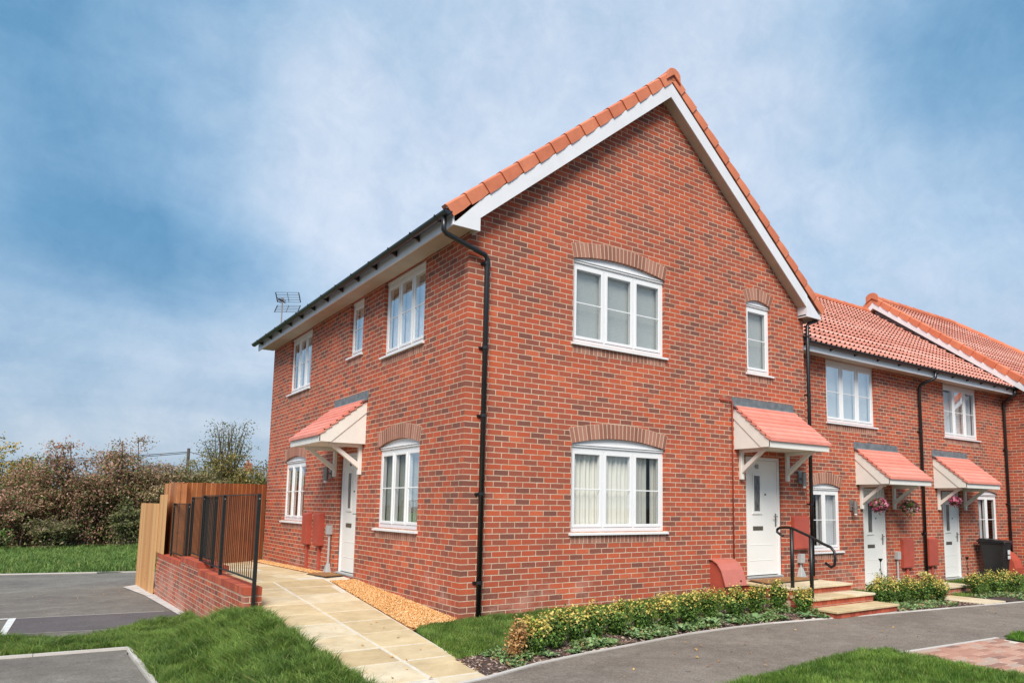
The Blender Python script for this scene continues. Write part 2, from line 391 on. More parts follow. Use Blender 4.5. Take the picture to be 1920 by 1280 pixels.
# kerb edgings
mb = MB(Txyz)
def edging(mb, a, b, za, zb, w=.05, h=.02, seg=.9):
    a = Vector((*a, 0)); b = Vector((*b, 0)); L = (b-a).length; d = (b-a)/L; nrm = Vector((-d.y, d.x, 0))*w/2
    n = max(1, round(L/seg))
    for i in range(n):
        p = a+d*(L*i/n+.003); q = a+d*(L*(i+1)/n-.003); z0 = za+(zb-za)*i/n; z1 = za+(zb-za)*(i+1)/n
        j = random.uniform(-.002, .002)
        mb.hexa([(p.x-nrm.x, p.y-nrm.y, z0-.12), (q.x-nrm.x, q.y-nrm.y, z1-.12), (q.x+nrm.x, q.y+nrm.y, z1-.12), (p.x+nrm.x, p.y+nrm.y, z0-.12)],
                [(p.x-nrm.x, p.y-nrm.y, z0+h+j), (q.x-nrm.x, q.y-nrm.y, z1+h+j), (q.x+nrm.x, q.y+nrm.y, z1+h+j), (p.x+nrm.x, p.y+nrm.y, z0+h+j)])
for (a, b), (c, d) in zip(KP[:-1], KP[1:]): edging(mb, (a, b), (c, d), kerb_z(a), kerb_z(c), h=.012)
mb.build('kerb', 'kerb')['kind'] = 'structure'
mb = MB(Txyz)
edging(mb, (-3.245, 2.50), (-9, 3.1), park_z(2.5), park_z(3.1), h=.03)
edging(mb, (-3.25, 2.44), (-3.30, -7), park_z(2.4), park_z(-7), h=.03)
mb.build('bay_kerb', 'kerb')['kind'] = 'structure'
mb = MB(Txyz)
for x0, x1 in ((-60, -5), (-5, -1.5)): edging(mb, (x0, field_edge(x0)), (x1, field_edge(x1)), park_z(17.6), park_z(17.6), w=.09, h=.03)
mb.build('field_kerb', 'kerb')['kind'] = 'structure'
# white bay line, pale saw-cut joints
mb = MB(Txyz)
def ground_quad(mb, pts, dz): mb.quad(*[(x, y, park_z(y)+dz) for x, y in pts])
ground_quad(mb, [(-4.60, 4.3), (-4.52, 4.3), (-4.40, 6.85), (-4.50, 6.85)], .009)
ground_quad(mb, [(-7.5, 6.80), (-4.51, 6.75), (-4.51, 6.88), (-7.5, 6.93)], .009)
o = mb.build('bay_marking', 'paint'); o['kind'] = 'structure'
mb = MB(Txyz)
for (x0, y0), (x1, y1), w in (((-4.42, 6.80), (-2.35, 6.42), .025), ((-4.52, 4.78), (-2.9, 4.42), .022)):
    ground_quad(mb, [(x0, y0), (x1, y1), (x1, y1+w), (x0, y0+w)], .0085)
mb.build('tarmac_joint', 'kerb')['kind'] = 'structure'
mb = MB(Txyz)
ground_quad(mb, [(-2.46, 12.1), (-2.12, 12.6), (-2.10, 9.6), (-2.10, 5.5), (-2.22, 5.35), (-2.24, 6.9), (-2.29, 9.7)], .012)
mb.build('concrete_apron', 'concrete')['kind'] = 'structure'

# ------------------------------------------------------------------ sandstone path
joints = [-3.2, -2.82, -2.2, -1.52, -.92, -.23, .46, 1.11, 1.8, 2.5, 3.2, 3.85]
rows = []
for i in range(40):
    y = -2.95+i*(9.6+2.95)/39
    xr = path_r(y) if y < 3.5 else (-.02 if y < 5.15 else -.28)
    rows.append([(path_l(y)+(xr-path_l(y))*t, y, path_z(y)-.004) for t in (0, .33, .66, 1)])
strip('path_bed', 'joint', rows)
mb = MB(Txyz)
def slab_piece(x0a, x0b, x1a, x1b, ya, yb, g=.017):
    if min(x1a-x0a, x1b-x0b) < .03 or yb-ya < .05: return
    def yc(x, y): return max(y, kerb_y(x)+.03)
    t = random.uniform(-.003, .003); t2 = random.uniform(-.003, .003)
    c = [(x0a+g, yc(x0a, ya+g)), (x1a-g, yc(x1a, ya+g)), (x1b-g, yb-g), (x0b+g, yb-g)]
    if c[2][1]-c[1][1] < .03: return
    mb.hexa([(x, y, path_z(y)-.03) for x, y in c], [(x, y, path_z(y)+t+(t2 if k in (1, 2) else 0)) for k, (x, y) in enumerate(c)])
for ya, yb in zip(joints, joints[1:]):
    slab_piece(path_l(ya), path_l(yb), path_m(ya), path_m(yb), ya, yb)
    sh = .05
    slab_piece(path_m(ya), path_m(yb), path_r(ya), path_r(yb) if yb < 3.5 else path_r(3.5), ya+0, yb+0)
ys = [3.85, 4.45, 5.05, 5.65, 6.25, 6.85, 7.45, 8.05, 8.65, 9.25, 9.6]
for k, (ya, yb) in enumerate(zip(ys, ys[1:])):
    xr = -.02 if yb < 5.2 else -.28
    cuts = [-1.95, -1.36, -.78, xr] if k % 2 == 0 else [-1.95, -1.62, -.95, xr]
    if xr > -.1: cuts = cuts[:-1]+[-.38, xr]
    for a, b in zip(cuts, cuts[1:]): slab_piece(a, a, b, b, ya, yb)
o = mb.build('path', 'slab', bevel=.004); o['kind'] = 'structure'

# ------------------------------------------------------------------ scatter helpers
def in_poly(x, y, poly):
    inside = np.zeros(len(x), bool); n = len(poly)
    for i in range(n):
        x0, y0 = poly[i]; x1, y1 = poly[(i+1) % n]
        c = ((y0 > y) != (y1 > y)) & (x < (x1-x0)*(y-y0)/(y1-y0+1e-12)+x0)
        inside ^= c
    return inside
def scatter(poly, dens):
    P = np.array(poly); lo = P.min(0); hi = P.max(0); n = int((hi-lo).prod()*dens)
    x = rng.uniform(lo[0], hi[0], n); y = rng.uniform(lo[1], hi[1], n); k = in_poly(x, y, poly)
    return x[k], y[k]
def vz(fn, x, y): return np.array([fn(a, b) for a, b in zip(x, y)])
def value_noise(x, y, s, seed=0):
    r = np.random.default_rng(seed); G = r.random((64, 64)); X = x*s; Y = y*s
    i = np.floor(X).astype(int); j = np.floor(Y).astype(int); fx = X-i; fy = Y-j; fx = fx*fx*(3-2*fx); fy = fy*fy*(3-2*fy)
    g = lambda a, b: G[a % 64, b % 64]
    return (g(i, j)*(1-fx)+g(i+1, j)*fx)*(1-fy)+(g(i, j+1)*(1-fx)+g(i+1, j+1)*fx)*fy
def blades(x, y, z, h0, h1, w, c0, c1, lean=.5, tuft=.45):
    n = len(x); h = rng.uniform(h0, h1, n)*(.5+.5*value_noise(x, y, 2.2, 3)+.6*value_noise(x, y, 8, 13))
    a = rng.uniform(0, 2*np.pi, n); ca, sa = np.cos(a), np.sin(a); W = w*rng.uniform(.6, 1.3, n)
    # lean direction coherent within tufts
    b = value_noise(x, y, 4.5, 5)*4*np.pi+rng.normal(0, 1.1, n); L = h*lean*(.3+1.3*value_noise(x, y, 6.1, 8))*rng.uniform(.4, 1.5, n)
    lx, ly = np.cos(b)*L, np.sin(b)*L
    V = np.zeros((n, 5, 3)); V[:, 0] = np.stack([x-ca*W, y-sa*W, z-.01], 1); V[:, 1] = np.stack([x+ca*W, y+sa*W, z-.01], 1)
    mx, my, mz = x+lx*.35, y+ly*.35, z+h*.6
    V[:, 2] = np.stack([mx-ca*W*.75, my-sa*W*.75, mz], 1); V[:, 3] = np.stack([mx+ca*W*.75, my+sa*W*.75, mz], 1)
    V[:, 4] = np.stack([x+lx, y+ly, z+h*.95], 1)
    k = np.arange(n)[:, None]*5
    F = np.concatenate([k+np.array([0, 1, 3]), k+np.array([0, 3, 2]), k+np.array([2, 3, 4])])
    t = np.clip(.55*rng.random(n)+.75*(value_noise(x, y, 6.6, 9)-.3)+.35*(value_noise(x, y, 1.3, 2)-.2), 0, 1)[:, None]
    C = np.array(c0)*(1-t)+np.array(c1)*t
    dry = rng.random(n) < .035; C[dry] = (.34, .30, .12)
    return V.reshape(-1, 3), F, np.repeat(C, 5, 0)
def lawn(name, poly, fn, dens, h0, h1, w, label, c0=(.05, .11, .018), c1=(.22, .33, .065), lean=.5, step=.12, off=.0):
    """turf base and blades, one stuff object"""
    P = np.array(poly); lo = P.min(0); hi = P.max(0)
    nx = max(2, int((hi[0]-lo[0])/step)); ny = max(2, int((hi[1]-lo[1])/step))
    gx = np.linspace(lo[0], hi[0], nx+1); gy = np.linspace(lo[1], hi[1], ny+1)
    VX = []; idx = {}; FQ = []
    for i in range(nx):
        for j in range(ny):
            cx, cy = (gx[i]+gx[i+1])/2, (gy[j]+gy[j+1])/2
            if in_poly(np.array([cx]), np.array([cy]), poly)[0]:
                q = []
                for a, b in ((i, j), (i+1, j), (i+1, j+1), (i, j+1)):
                    if (a, b) not in idx: idx[(a, b)] = len(VX); VX.append((gx[a], gy[b], fn(gx[a], gy[b])+off))
                    q.append(idx[(a, b)])
                FQ += [(q[0], q[1], q[2]), (q[0], q[2], q[3])]
    VX = np.array(VX); FQ = np.array(FQ)
    x, y = scatter(poly, dens); z = vz(fn, x, y)+off
    V, F, C = blades(x, y, z, h0, h1, w, c0, c1, lean)
    base_c = np.tile(np.array((.045, .085, .018)), (len(VX), 1))
    V2 = np.concatenate([VX, V]); F2 = np.concatenate([FQ, F+len(VX)]); C2 = np.concatenate([base_c, C])
    o = npmesh(name, V2, F2, 'grass', C2); tag(o, label, 'grass', None, 'stuff'); return o

vg = [(-2.0, -3.0), (-1.98, 1.0), (-1.95, 1.62), (-1.9, 1.79), (-2.10, 1.80), (-2.10, 5.35), (-2.34, 5.15), (-2.61, 4.78), (-3.01, 4.40), (-3.37, 3.93), (-3.69, 3.72), (-3.98, 3.68), (-4.32, 4.05), (-4.55, 4.35), (-7, 4.6), (-9, 4.8), (-9, 3.13), (-3.24, 2.53), (-3.22, 2.44), (-3.27, -3.0)]
lawn('grass', vg, verge_z, 9000, .05, .13, .0038, 'shaggy green grass on the bank between the sandstone path and the parking bay', lean=.9)
kl = [(x, kerb_y(x)+.03) for x in (-.97, -.6, -.26, .1, .44, .8, 1.19, 1.7, 2.27, 2.8, 3.21, 3.9, 4.6, 5.0)]
LW = [(-.90, -1.72), (-.14, -1.50), (.45, -1.25), (1.3, -1.05), (2.6, -.95), (5.02, -.85), (5.02, -.02), (0.02, -.02), (-.02, -.02), (-.12, -.08), (-.42, -.09), (-.62, -.22), (-.71, -.31)]
lawn('grass', LW, lot_z, 9000, .02, .06, .0034, 'short mown grass strip at the foot of the gable wall', lean=.4)
LR = [(6.7, -1.15), (9.0, -1.3), (9.2, .48), (7.05, .48), (7.02, -.02), (6.7, -.02)]
lawn('grass', LR, lot_z, 3500, .03, .07, .004, 'grass in front of the terrace beside the brick steps', lean=.4)
LR2 = [(9.9, -1.35), (15.9, -2.0), (16.05, .46), (9.9, .46)]
lawn('grass', LR2, lot_z, 2200, .03, .07, .005, 'grass in front of the farther terrace doors by the bin', lean=.4)
def front_z(x, y): return kerb_z(x)+.012+.03*smooth((-3.7-y)/.6)*0
GF = [(-9, -4.6), (-3, -4.3), (.26, -3.98), (.88, -3.87), (1.56, -3.77), (2.41, -3.66), (2.92, -3.63), (3.31, -3.70), (3.25, -3.84), (3.22, -4.75), (3.15, -6.2), (-9, -6.2)]
GFb = [(-.3, -4.05), (.26, -3.98), (.88, -3.87), (1.56, -3.77), (2.41, -3.66), (2.92, -3.63), (3.31, -3.70), (3.25, -3.84), (3.22, -4.75), (3.17, -5.4), (-.3, -5.4)]
lawn('grass', GFb, front_z, 11000, .03, .08, .0034, 'bright mown grass in the foreground between footpath and block paving', c0=(.055, .13, .018), c1=(.22, .35, .06), lean=.45)
lawn('grass', [(5.45, -4.0), (5.83, -3.9), (12, -4.2), (12, -6.2), (5.4, -6.2), (5.38, -4.2)], front_z, 2500, .03, .07, .004, 'small patch of grass beyond the block paving at the edge of the footpath', c0=(.05, .14, .012), c1=(.17, .34, .035))
lawn('grass', [(-9, -4.7), (-.3, -4.05), (-.3, -5.4), (3.17, -5.4), (3.15, -9.5), (-9, -9.5)], front_z, 500, .03, .07, .006, 'grass on the near side of the footpath', c0=(.05, .14, .012), c1=(.17, .34, .035), step=.5)
# field grass tufts
fp = [(-9.5, 19.9), (-1.0, 17.7), (2, 28.3), (-8.5, 28.3)]
lawn('field_grass', [(x, max(y, 0)) for x, y in [(-9.5, 19.7), (-5, 18.5), (-1.2, 17.6), (.5, 29.0), (-9.0, 29.0)]], field_z, 420, .06, .20, .012, 'rough meadow grass between the parking court and the hedge', c0=(.07, .14, .03), c1=(.24, .36, .09), lean=.7, step=.6, off=.004)

# mulch bed
rows = []
bx = [-.93, -.6, -.26, .1, .44, .8, 1.19, 1.7, 2.27, 2.8, 3.21, 3.9, 4.6, 5.03]
def bed_top(x): return float(np.interp(x, [-.93, -.14, .45, 1.3, 2.6, 5.1], [-1.70, -1.48, -1.2, -1.0, -.9, -.8]))
for t in (0, .25, .5, .75, 1): rows.append([(x, kerb_y(x)+.02+(bed_top(x)-kerb_y(x)-.02)*t, lot_z(x, kerb_y(x)+(bed_top(x)-kerb_y(x))*t)+.006*math.sin(t*3.1)) for x in bx])
strip('planting_bed', 'soil', rows)
rows = [[(x, kerb_y(x)+.02+.95*t, lot_z(x, kerb_y(x)+.95*t)+.004) for x in (6.66, 7.2, 7.8, 8.4, 9.0)] for t in (0, .5, 1)]
strip('planting_bed', 'soil', rows)
rows = [[(x, kerb_y(x)+.02+.95*t, lot_z(x, kerb_y(x)+.95*t)+.004) for x in (9.85, 10.5, 12, 14, 16)] for t in (0, .5, 1)]
strip('planting_bed', 'soil', rows)
def chips(poly, dens, fn, name, mat, l0, l1, label, flat=.35, kinds='chip', up=.01):
    x, y = scatter(poly, dens); n = len(x); z = vz(fn, x, y)+up*rng.random(n)
    # octahedra, randomly turned and stretched
    base = np.array([[1,0,0],[-1,0,0],[0,1,0],[0,-1,0],[0,0,1],[0,0,-1]], float)
    L = rng.uniform(l0, l1, (n, 1))*np.stack([np.ones(n), rng.uniform(.35, .9, n) if kinds == 'stone' else rng.uniform(.15, .35, n), rng.uniform(.4, .8, n)*(1 if kinds == 'stone' else flat)], 1)
    V = base[None]*L[:, None, :]*rng.uniform(.8, 1.2, (n, 6, 1))
    a = rng.uniform(0, 2*np.pi, n); t = rng.normal(0, .35, n)
    ca, sa, ct, st = np.cos(a), np.sin(a), np.cos(t), np.sin(t)
    X = V[..., 0]*ct[:, None]-V[..., 2]*st[:, None]; Z = V[..., 0]*st[:, None]+V[..., 2]*ct[:, None]
    V = np.stack([X*ca[:, None]-V[..., 1]*sa[:, None]+x[:, None], X*sa[:, None]+V[..., 1]*ca[:, None]+y[:, None], Z+z[:, None]], -1)
    f = np.array([[0,2,4],[2,1,4],[1,3,4],[3,0,4],[2,0,5],[1,2,5],[3,1,5],[0,3,5]])
    F = (np.arange(n)[:, None, None]*6+f[None]).reshape(-1, 3)
    o = npmesh(name, V.reshape(-1, 3), F, mat); tag(o, label, name.split('_')[-1], None, 'stuff'); return o
bedpoly = [(x, kerb_y(x)+.03) for x in bx]+[(x, bed_top(x)) for x in reversed(bx)]
chips(bedpoly, 900, lot_z, 'bark_mulch', 'bark', .012, .05, 'brown bark mulch and dead leaves in the planting bed by the gable')
chips([(6.68, -1.95), (9.0, -2.15), (9.0, -1.2), (6.68, -1.05)], 500, lot_z, 'bark_mulch', 'bark', .012, .05, 'bark mulch under the shrubs between steps and flagstones')
# gravel strips
def grav_z(x, y): return path_z(y)+.004
g1 = [(-.0, .05), (-.0, 3.62), (-.42, 3.62)]+[(path_r(y)+.01, y) for y in (3.3, 2.6, 1.9, 1.2, .5, -.05)]+[(-.68, -.27), (-.55, -.2), (-.42, -.10), (-.12, -.06)]
g2 = [(-.02, 5.15), (-.02, 9.6), (-.26, 9.6), (-.26, 5.15)]
for g, lb in ((g1, 'golden gravel strip between the sandstone path and the side wall'), (g2, 'golden gravel strip along the side wall beyond the meter boxes')):
    q = MB(Txyz); q.quad(*[(x-(.05 if x < -.2 else 0), y, path_z(y)-.008) for x, y in g]); o = q.build('gravel_bed', 'gravelbed'); o['kind'] = 'structure'
    chips(g, 5200, grav_z, 'gravel', 'gravel', .009, .019, lb, kinds='stone', up=.012)

# block paving, herringbone-like blocks
mb = MB(Txyz); mbj = MB(Txyz)
pv = [(3.27, -3.86), (5.36, -3.96), (5.30, -4.3), (5.30, -7.5), (3.2, -7.5)]
mbj.quad(*[(x, y, kerb_z(x)+.006) for x, y in pv]); mbj.build('block_paving_bed', 'joint')['kind'] = 'structure'
for r in range(38):
    for c in range(14):
        x0 = 3.15+c*.2+(.1 if r % 2 else 0); y0 = -3.86-.1*(r+1)-.05*(x0-3.27)
        cx, cy = x0+.1, y0+.05
        if not in_poly(np.array([cx, cx-.09, cx+.09]), np.array([cy, cy+.04, cy+.04]), pv).all(): continue
        g = .004; z = kerb_z(cx)+.012+random.uniform(-.0015, .0015)
        mb.box(x0+g, x0+.2-g, y0+g, y0+.1-g, z-.01, z)
mb.build('block_paving', 'block', bevel=.003)['kind'] = 'structure'
mb = MB(Txyz); edging(mb, (3.25, -3.82), (5.40, -3.93), kerb_z(3.2), kerb_z(5.4), h=.014); mb.build('paving_edging', 'kerb')['kind'] = 'structure'

# ------------------------------------------------------------------ wall with openings
def wall_sheet(mb, u0, u1, z0, z1, ops, depth=.12, extra=()):
    """ops: (ua, ub, za, zb); faces at d=0 with reveals going in"""
    us = sorted({u0, u1, *[o[0] for o in ops], *[o[1] for o in ops]}); zs = sorted({z0, z1, *[min(o[2], z1) for o in ops], *[min(o[3], z1) for o in ops]})
    for a, b in zip(us, us[1:]):
        for c, d in zip(zs, zs[1:]):
            m = ((a+b)/2, (c+d)/2)
            if any(o[0] < m[0] < o[1] and o[2] < m[1] < o[3] for o in ops): continue
            mb.quad((a, 0, c), (b, 0, c), (b, 0, d), (a, 0, d))
    for a, b, c, d in ops:
        mb.quad((a, 0, c), (a, 0, d), (a, -depth, d), (a, -depth, c)); mb.quad((b, 0, c), (b, 0, d), (b, -depth, d), (b, -depth, c))
        mb.quad((a, 0, c), (b, 0, c), (b, -depth, c), (a, -depth, c)); mb.quad((a, 0, d), (b, 0, d), (b, -depth, d), (a, -depth, d))

def arch_bricks(house, T, u0, u1, zs, rise, h=.215, label=None):
    w = u1-u0; Rr = (w*w/4+rise*rise)/(2*rise); a = math.asin(w/2/Rr); uc = (u0+u1)/2; zc = zs+rise-Rr
    n = max(6, round(2*a*Rr/.073)); mb = MB(T)
    P = lambda t, r: (uc+r*math.sin(t), zc+r*math.cos(t))
    back = MB(T)
    for i in range(n):
        t0 = -a+2*a*i/n; t1 = -a+2*a*(i+1)/n
        q = [P(t0, Rr+.001), P(t1, Rr+.001), P(t1, Rr+h+.004), P(t0, Rr+h+.004)]; back.prism(q, -.112, .003)
        e = .0075/Rr; e2 = .0085/(Rr+h)
        j = random.uniform(0, .0015)
        q = [P(t0+e, Rr), P(t1-e, Rr), P(t1-e2, Rr+h), P(t0+e2, Rr+h)]; mb.prism(q, -.10, .0045+j)
    # the mortar backing is welded into the same part as a second mesh child
    o = mb.build('brick_arch', 'soldier', house); back.build('mortar_bed', 'mortar', o)
    WL[o.name] = WL[house.name]; return o
def sill_bricks(house, T, u0, u1, z1, h=.11):
    mb = MB(T); n = round((u1-u0)/.074); w = (u1-u0)/n
    for i in range(n): mb.box(u0+i*w+.007, u0+(i+1)*w-.007, -.03, .004+random.uniform(0, .0015), z1-h+.005, z1-.002)
    o = mb.build('brick_sill', 'soldier', house); b = MB(T).box(u0, u1, -.02, .0028, z1-h-.004, z1); b.build('mortar_bed', 'mortar', o); return o

def window(house, T, u0, u1, z0, z1, n=3, rise=0, cover='blind', covers=None, hidden=0, label=None, dfr=.055):
    """white frame set back in its opening; z1 = springing of the arch or top of the opening"""
    zt = z1-.045 if rise else z1-.045
    F = MB(T); fo = -dfr; bi = fo-.07
    F.box(u0, u0+.05, bi, fo, z0, zt); F.box(u1-.05, u1, bi, fo, z0, zt)
    F.box(u0+.05, u1-.05, bi, fo-.001, zt-.05, zt); F.box(u0+.05, u1-.05, bi, fo-.001, z0, z0+.06)
    W = (u1-u0-.1-(n-1)*.034)/n
    L = []
    for i in range(n):
        a = u0+.05+i*(W+.034); b = a+W; L.append((a, b))
        if i: F.box(a-.034, a, bi, fo-.001, z0+.06, zt-.05)
        s = .044; ps = fo+.007
        F.box(a+.002, a+s, bi+.01, ps, z0+.062, zt-.052); F.box(b-s, b-.002, bi+.01, ps, z0+.062, zt-.052)
        F.box(a+s, b-s, bi+.01, ps, zt-.052-s, zt-.052); F.box(a+s, b-s, bi+.01, ps, z0+.062, z0+.062+s)
        zm = (z0+zt)/2+.005; F.box(a+s, b-s, fo-.003, ps-.002, zm-.0085, zm+.0085)
    if rise:
        w = u1-u0; Rr = (w*w/4+rise*rise)/(2*rise); an = math.asin(w/2/Rr); uc = (u0+u1)/2; zc = z1+rise-Rr
        poly = [(u0, z1-.02), (u1, z1-.02)]+[(uc+Rr*math.sin(an-2*an*k/18), zc+Rr*math.cos(an-2*an*k/18)) for k in range(19)]
        F.prism(poly, bi, fo+.012)
        F.box(u0, u1, bi, fo+.02, z1-.045, z1-.02+.001); F.box(u0-.0, u1+.0, bi, fo+.032, z1-.016, z1+.004)
    else:
        F.box(u0, u1, bi, fo+.012, z1-.045, z1-.003)
    fr = F.build('window', 'upvc', house, bevel=.003, label=label)
    for i, (a, b) in enumerate(L):
        s = .043
        MB(T).quad((a+s, fo-.004, z0+.105), (b-s, fo-.004, z0+.105), (b-s, fo-.004, zt-.095), (a+s, fo-.004, zt-.095)).build('pane', 'glass', fr)
    MB(T).prism_a([(fo-.02, z0-.004), (.045, z0-.018), (.045, z0-.045), (fo-.02, z0-.045)], u0-.035, u1+.035).build('sill', 'upvc', fr)
    # what hangs behind the glass
    zb, ztop = z0+.02, zt-.02; dd = fo-.10
    cv = covers or [cover]*1
    if cover == 'blind':
        MB(T).box(u0+.02, u1-.02, dd-.004, dd, zb, ztop).build('blind', 'blind', fr)
    elif cover in ('curtain', 'net', 'greynet'):
        spans = covers or [(0, 1)]
        for (s0, s1, tz) in [(*c, 0)[:3] for c in spans]:
            a = u0+(u1-u0)*s0; b = u0+(u1-u0)*s1; m = max(6, int((b-a)/.012)); V = []
            for k in range(m+1):
                u = a+(b-a)*k/m; dz = dd+.018*math.sin(u*75)+.012*math.sin(u*31+1)
                V.append((u, dz, zb)); V.append((u, dz, ztop-tz))
            MB(T).add(V, [(2*k, 2*k+2, 2*k+3, 2*k+1) for k in range(m)]).build('curtain', cover, fr, smooth=True)
    return fr

def door(house, T, u0, u1, z0, z1, hinge_left=True, number=None, rot=0, drev=.07, label=None):
    D = MB(T); f = .055; o = -drev; a0, a1, b0, b1 = u0+f+.004, u1-f-.004, z0+.05, z1-f-.004
    D.box(a0, a1, o-.06, o-.02, b0, b1)
    gu0 = u0+.30 if hinge_left else u1-.30-.155; gu1 = gu0+.155; gz0, gz1 = z0+1.13, z0+1.74
    for (x0, x1, y0, y1) in ((gu0-.035, gu1+.035, gz0-.035, gz0), (gu0-.035, gu1+.035, gz1, gz1+.035), (gu0-.035, gu0, gz0, gz1), (gu1, gu1+.035, gz0, gz1)):
        D.box(x0, x1, o-.02, o-.006, y0, y1)
    D.box(gu0-.05, gu1+.05, o-.02, o-.002, gz0-.052, gz0-.036)
    for q in (.24, .5): # shallow pressed mouldings
        D.box(a0+.12, a1-.12, o-.0205, o-.016, b0+q, b0+q+.012)
    leaf = D.build('door', 'door', house, bevel=.003, label=label)
    G = MB(T); G.box(u0, u0+f, o-.08, o, z0, z1); G.box(u1-f, u1, o-.08, o, z0, z1); G.box(u0+f, u1-f, o-.08, o-.001, z1-f, z1)
    G.box(u0-.012, u0, o-.02, o+.012, z0, z1+.0); G.box(u1, u1+.012, o-.02, o+.012, z0, z1)
    G.build('door_frame', 'upvc', leaf, bevel=.004)
    H = MB(T); H.box(u0, u1, o-.08, o+.05, z0-.02, z0+.035); H.box(u0+.03, u1-.03, o-.03, o+.062, z0+.012, z0+.024); H.build('threshold', 'grey', leaf)
    MB(T).quad((gu0, o-.0165, gz0), (gu1, o-.0165, gz0), (gu1, o-.0165, gz1), (gu0, o-.0165, gz1)).build('door_glass', 'glassd', leaf)
    lc = (gu0+gu1)/2+(.02 if hinge_left else -.02); lz = z0+.84
    Lb = MB(T); Lb.box(lc-.13, lc+.13, o-.02, o-.012, lz-.035, lz+.035); Lb.box(lc-.115, lc+.115, o-.012, o-.004, lz-.02, lz+.02); Lb.build('letterbox', 'brass', leaf, bevel=.002)
    hu = a1-.05 if hinge_left else a0+.05; hz = z0+1.0; sg = -1 if hinge_left else 1
    Hh = MB(T); Hh.box(hu-.016, hu+.016, o-.02, o-.008, hz-.13, hz+.09); Hh.tube([(hu, o-.01, hz+.04), (hu, o+.035, hz+.04), (hu+sg*.02, o+.04, hz+.04), (hu+sg*.11, o+.04, hz+.04)], .009, 8); Hh.box(hu-.01, hu+.01, o-.01, o-.002, hz-.07, hz-.04)
    Hh.build('handle', 'steel', leaf)
    MB(T).tube([(lc+(.20 if hinge_left else -.20), o-.022, z0+1.42), (lc+(.20 if hinge_left else -.20), o-.008, z0+1.42)], .016, 12).build('spyhole', 'brass', leaf)
    if number:
        c = bpy.data.curves.new('house_number', 'FONT'); c.body = number; c.size = .115; c.extrude = .004; c.align_x = 'CENTER'
        c.materials.append(M['number']); tm = bpy.data.objects.new('tmp', c); me_ = bpy.data.meshes.new_from_object(tm); bpy.data.objects.remove(tm); me_.materials.clear(); me_.materials.append(M['number']); t = bpy.data.objects.new('house_number', me_); COL.objects.link(t); t.parent = leaf
        p = Vector(T((gu0+gu1)/2+(0 if hinge_left else 0), o-.014, z0+1.86)); t.location = p-WL[leaf.name]; t.rotation_euler = (R(90), 0, rot)
    return leaf

def canopy(house, T, u0, w, zs, label=None):
    """zs = height of the soffit; lean-to porch roof on gallows brackets"""
    u1 = u0+w; D = .74; zb = zs; zt = zs+.72; C = MB(T)
    ed = .02
    for a, b in ((u0, u0+ed), (u1-ed, u1)):
        C.prism_a([(0.0, zb), (D, zb), (D, zb+.10), (.0, zt-.02)], a, b)
    for a, b in ((u0-.012, u0), (u1, u1+.012)):   # barge board lapping the cheek
        C.prism_a([(.0, zt-.20), (.0, zt-.01), (D+.015, zb+.115), (D+.015, zb+.005), (D-.17, zb+.005)], a, b)
    C.box(u0-.012, u1+.012, D, D+.022, zb-.004, zb+.105)
    can = C.build('canopy', 'cream', house, label=label)
    MB(T).box(u0+ed, u1-ed, .004, D-.002, zb+.012, zb+.028).build('soffit', 'cream', can)
    tl = MB(T); n = 8; e = .03
    for i in range(n):
        f0 = i/n; f1 = (i+1)/n
        d0 = .02+(D+.05-.02)*f0; d1 = .02+(D+.05-.02)*f1; za = zt+.035-(zt+.035-zb-.125)*f0; zc = zt+.035-(zt+.035-zb-.125)*f1
        tl.prism_a([(d0-.03, za-.002), (d0, za+.002), (d1+.004, zc+.024), (d1+.004, zc-.028), (d0-.03, za-.03)], u0-e, u1+e)
    tl.build('roof_tiles', 'canopytile', can)
    fl = MB(T); fl.box(u0-.05, u1+.05, 0, .012, zt+.03, zt+.165); fl.prism_a([(.0, zt+.035), (.012, zt+.045), (.10, zt-.012), (.10, zt-.026), (.0, zt+.01)], u0-.05, u1+.05)
    for k in range(5): fl.tube([(u0+.05+k*(w-.1)/4, .010, zt+.11), (u0+.05+k*(w-.1)/4, .016, zt+.11)], .012, 6)
    fl.build('flashing', 'lead', can)
    for a in (u0+.11, u1-.22):
        b = MB(T); b.box(a, a+.07, .002, .06, zb-.50, zb+.01); b.box(a, a+.07, .06, .56, zb-.05, zb+.01)
        b.prism_a([(.06, zb-.40), (.06, zb-.30), (.42, zb-.045), (.52, zb-.045)], a+.005, a+.065); b.build('bracket', 'cream', can, bevel=.004)
    return can
m_, nt_, b_ = newmat('obscured_glass'); b_.inputs['Base Color'].default_value = (.10, .10, .10, 1); b_.inputs['Roughness'].default_value = .18
g_ = N(nt_, 'ShaderNodeNewGeometry'); mp_ = N(nt_, 'ShaderNodeMapping'); mp_.inputs['Scale'].default_value = (1, 1, .12); nt_.links.new(g_.outputs['Position'], mp_.inputs[0])
n_ = noise(nt_, mp_.outputs[0], 60, 3); r_ = ramp(nt_, [(.35, (.045, .045, .045)), (.7, (.22, .21, .20))]); nt_.links.new(n_.outputs[0], r_.inputs[0]); nt_.links.new(r_.outputs[0], b_.inputs['Base Color']); bump(nt_, b_, n_.outputs[0], .4, .01)
M['glassd'] = m_

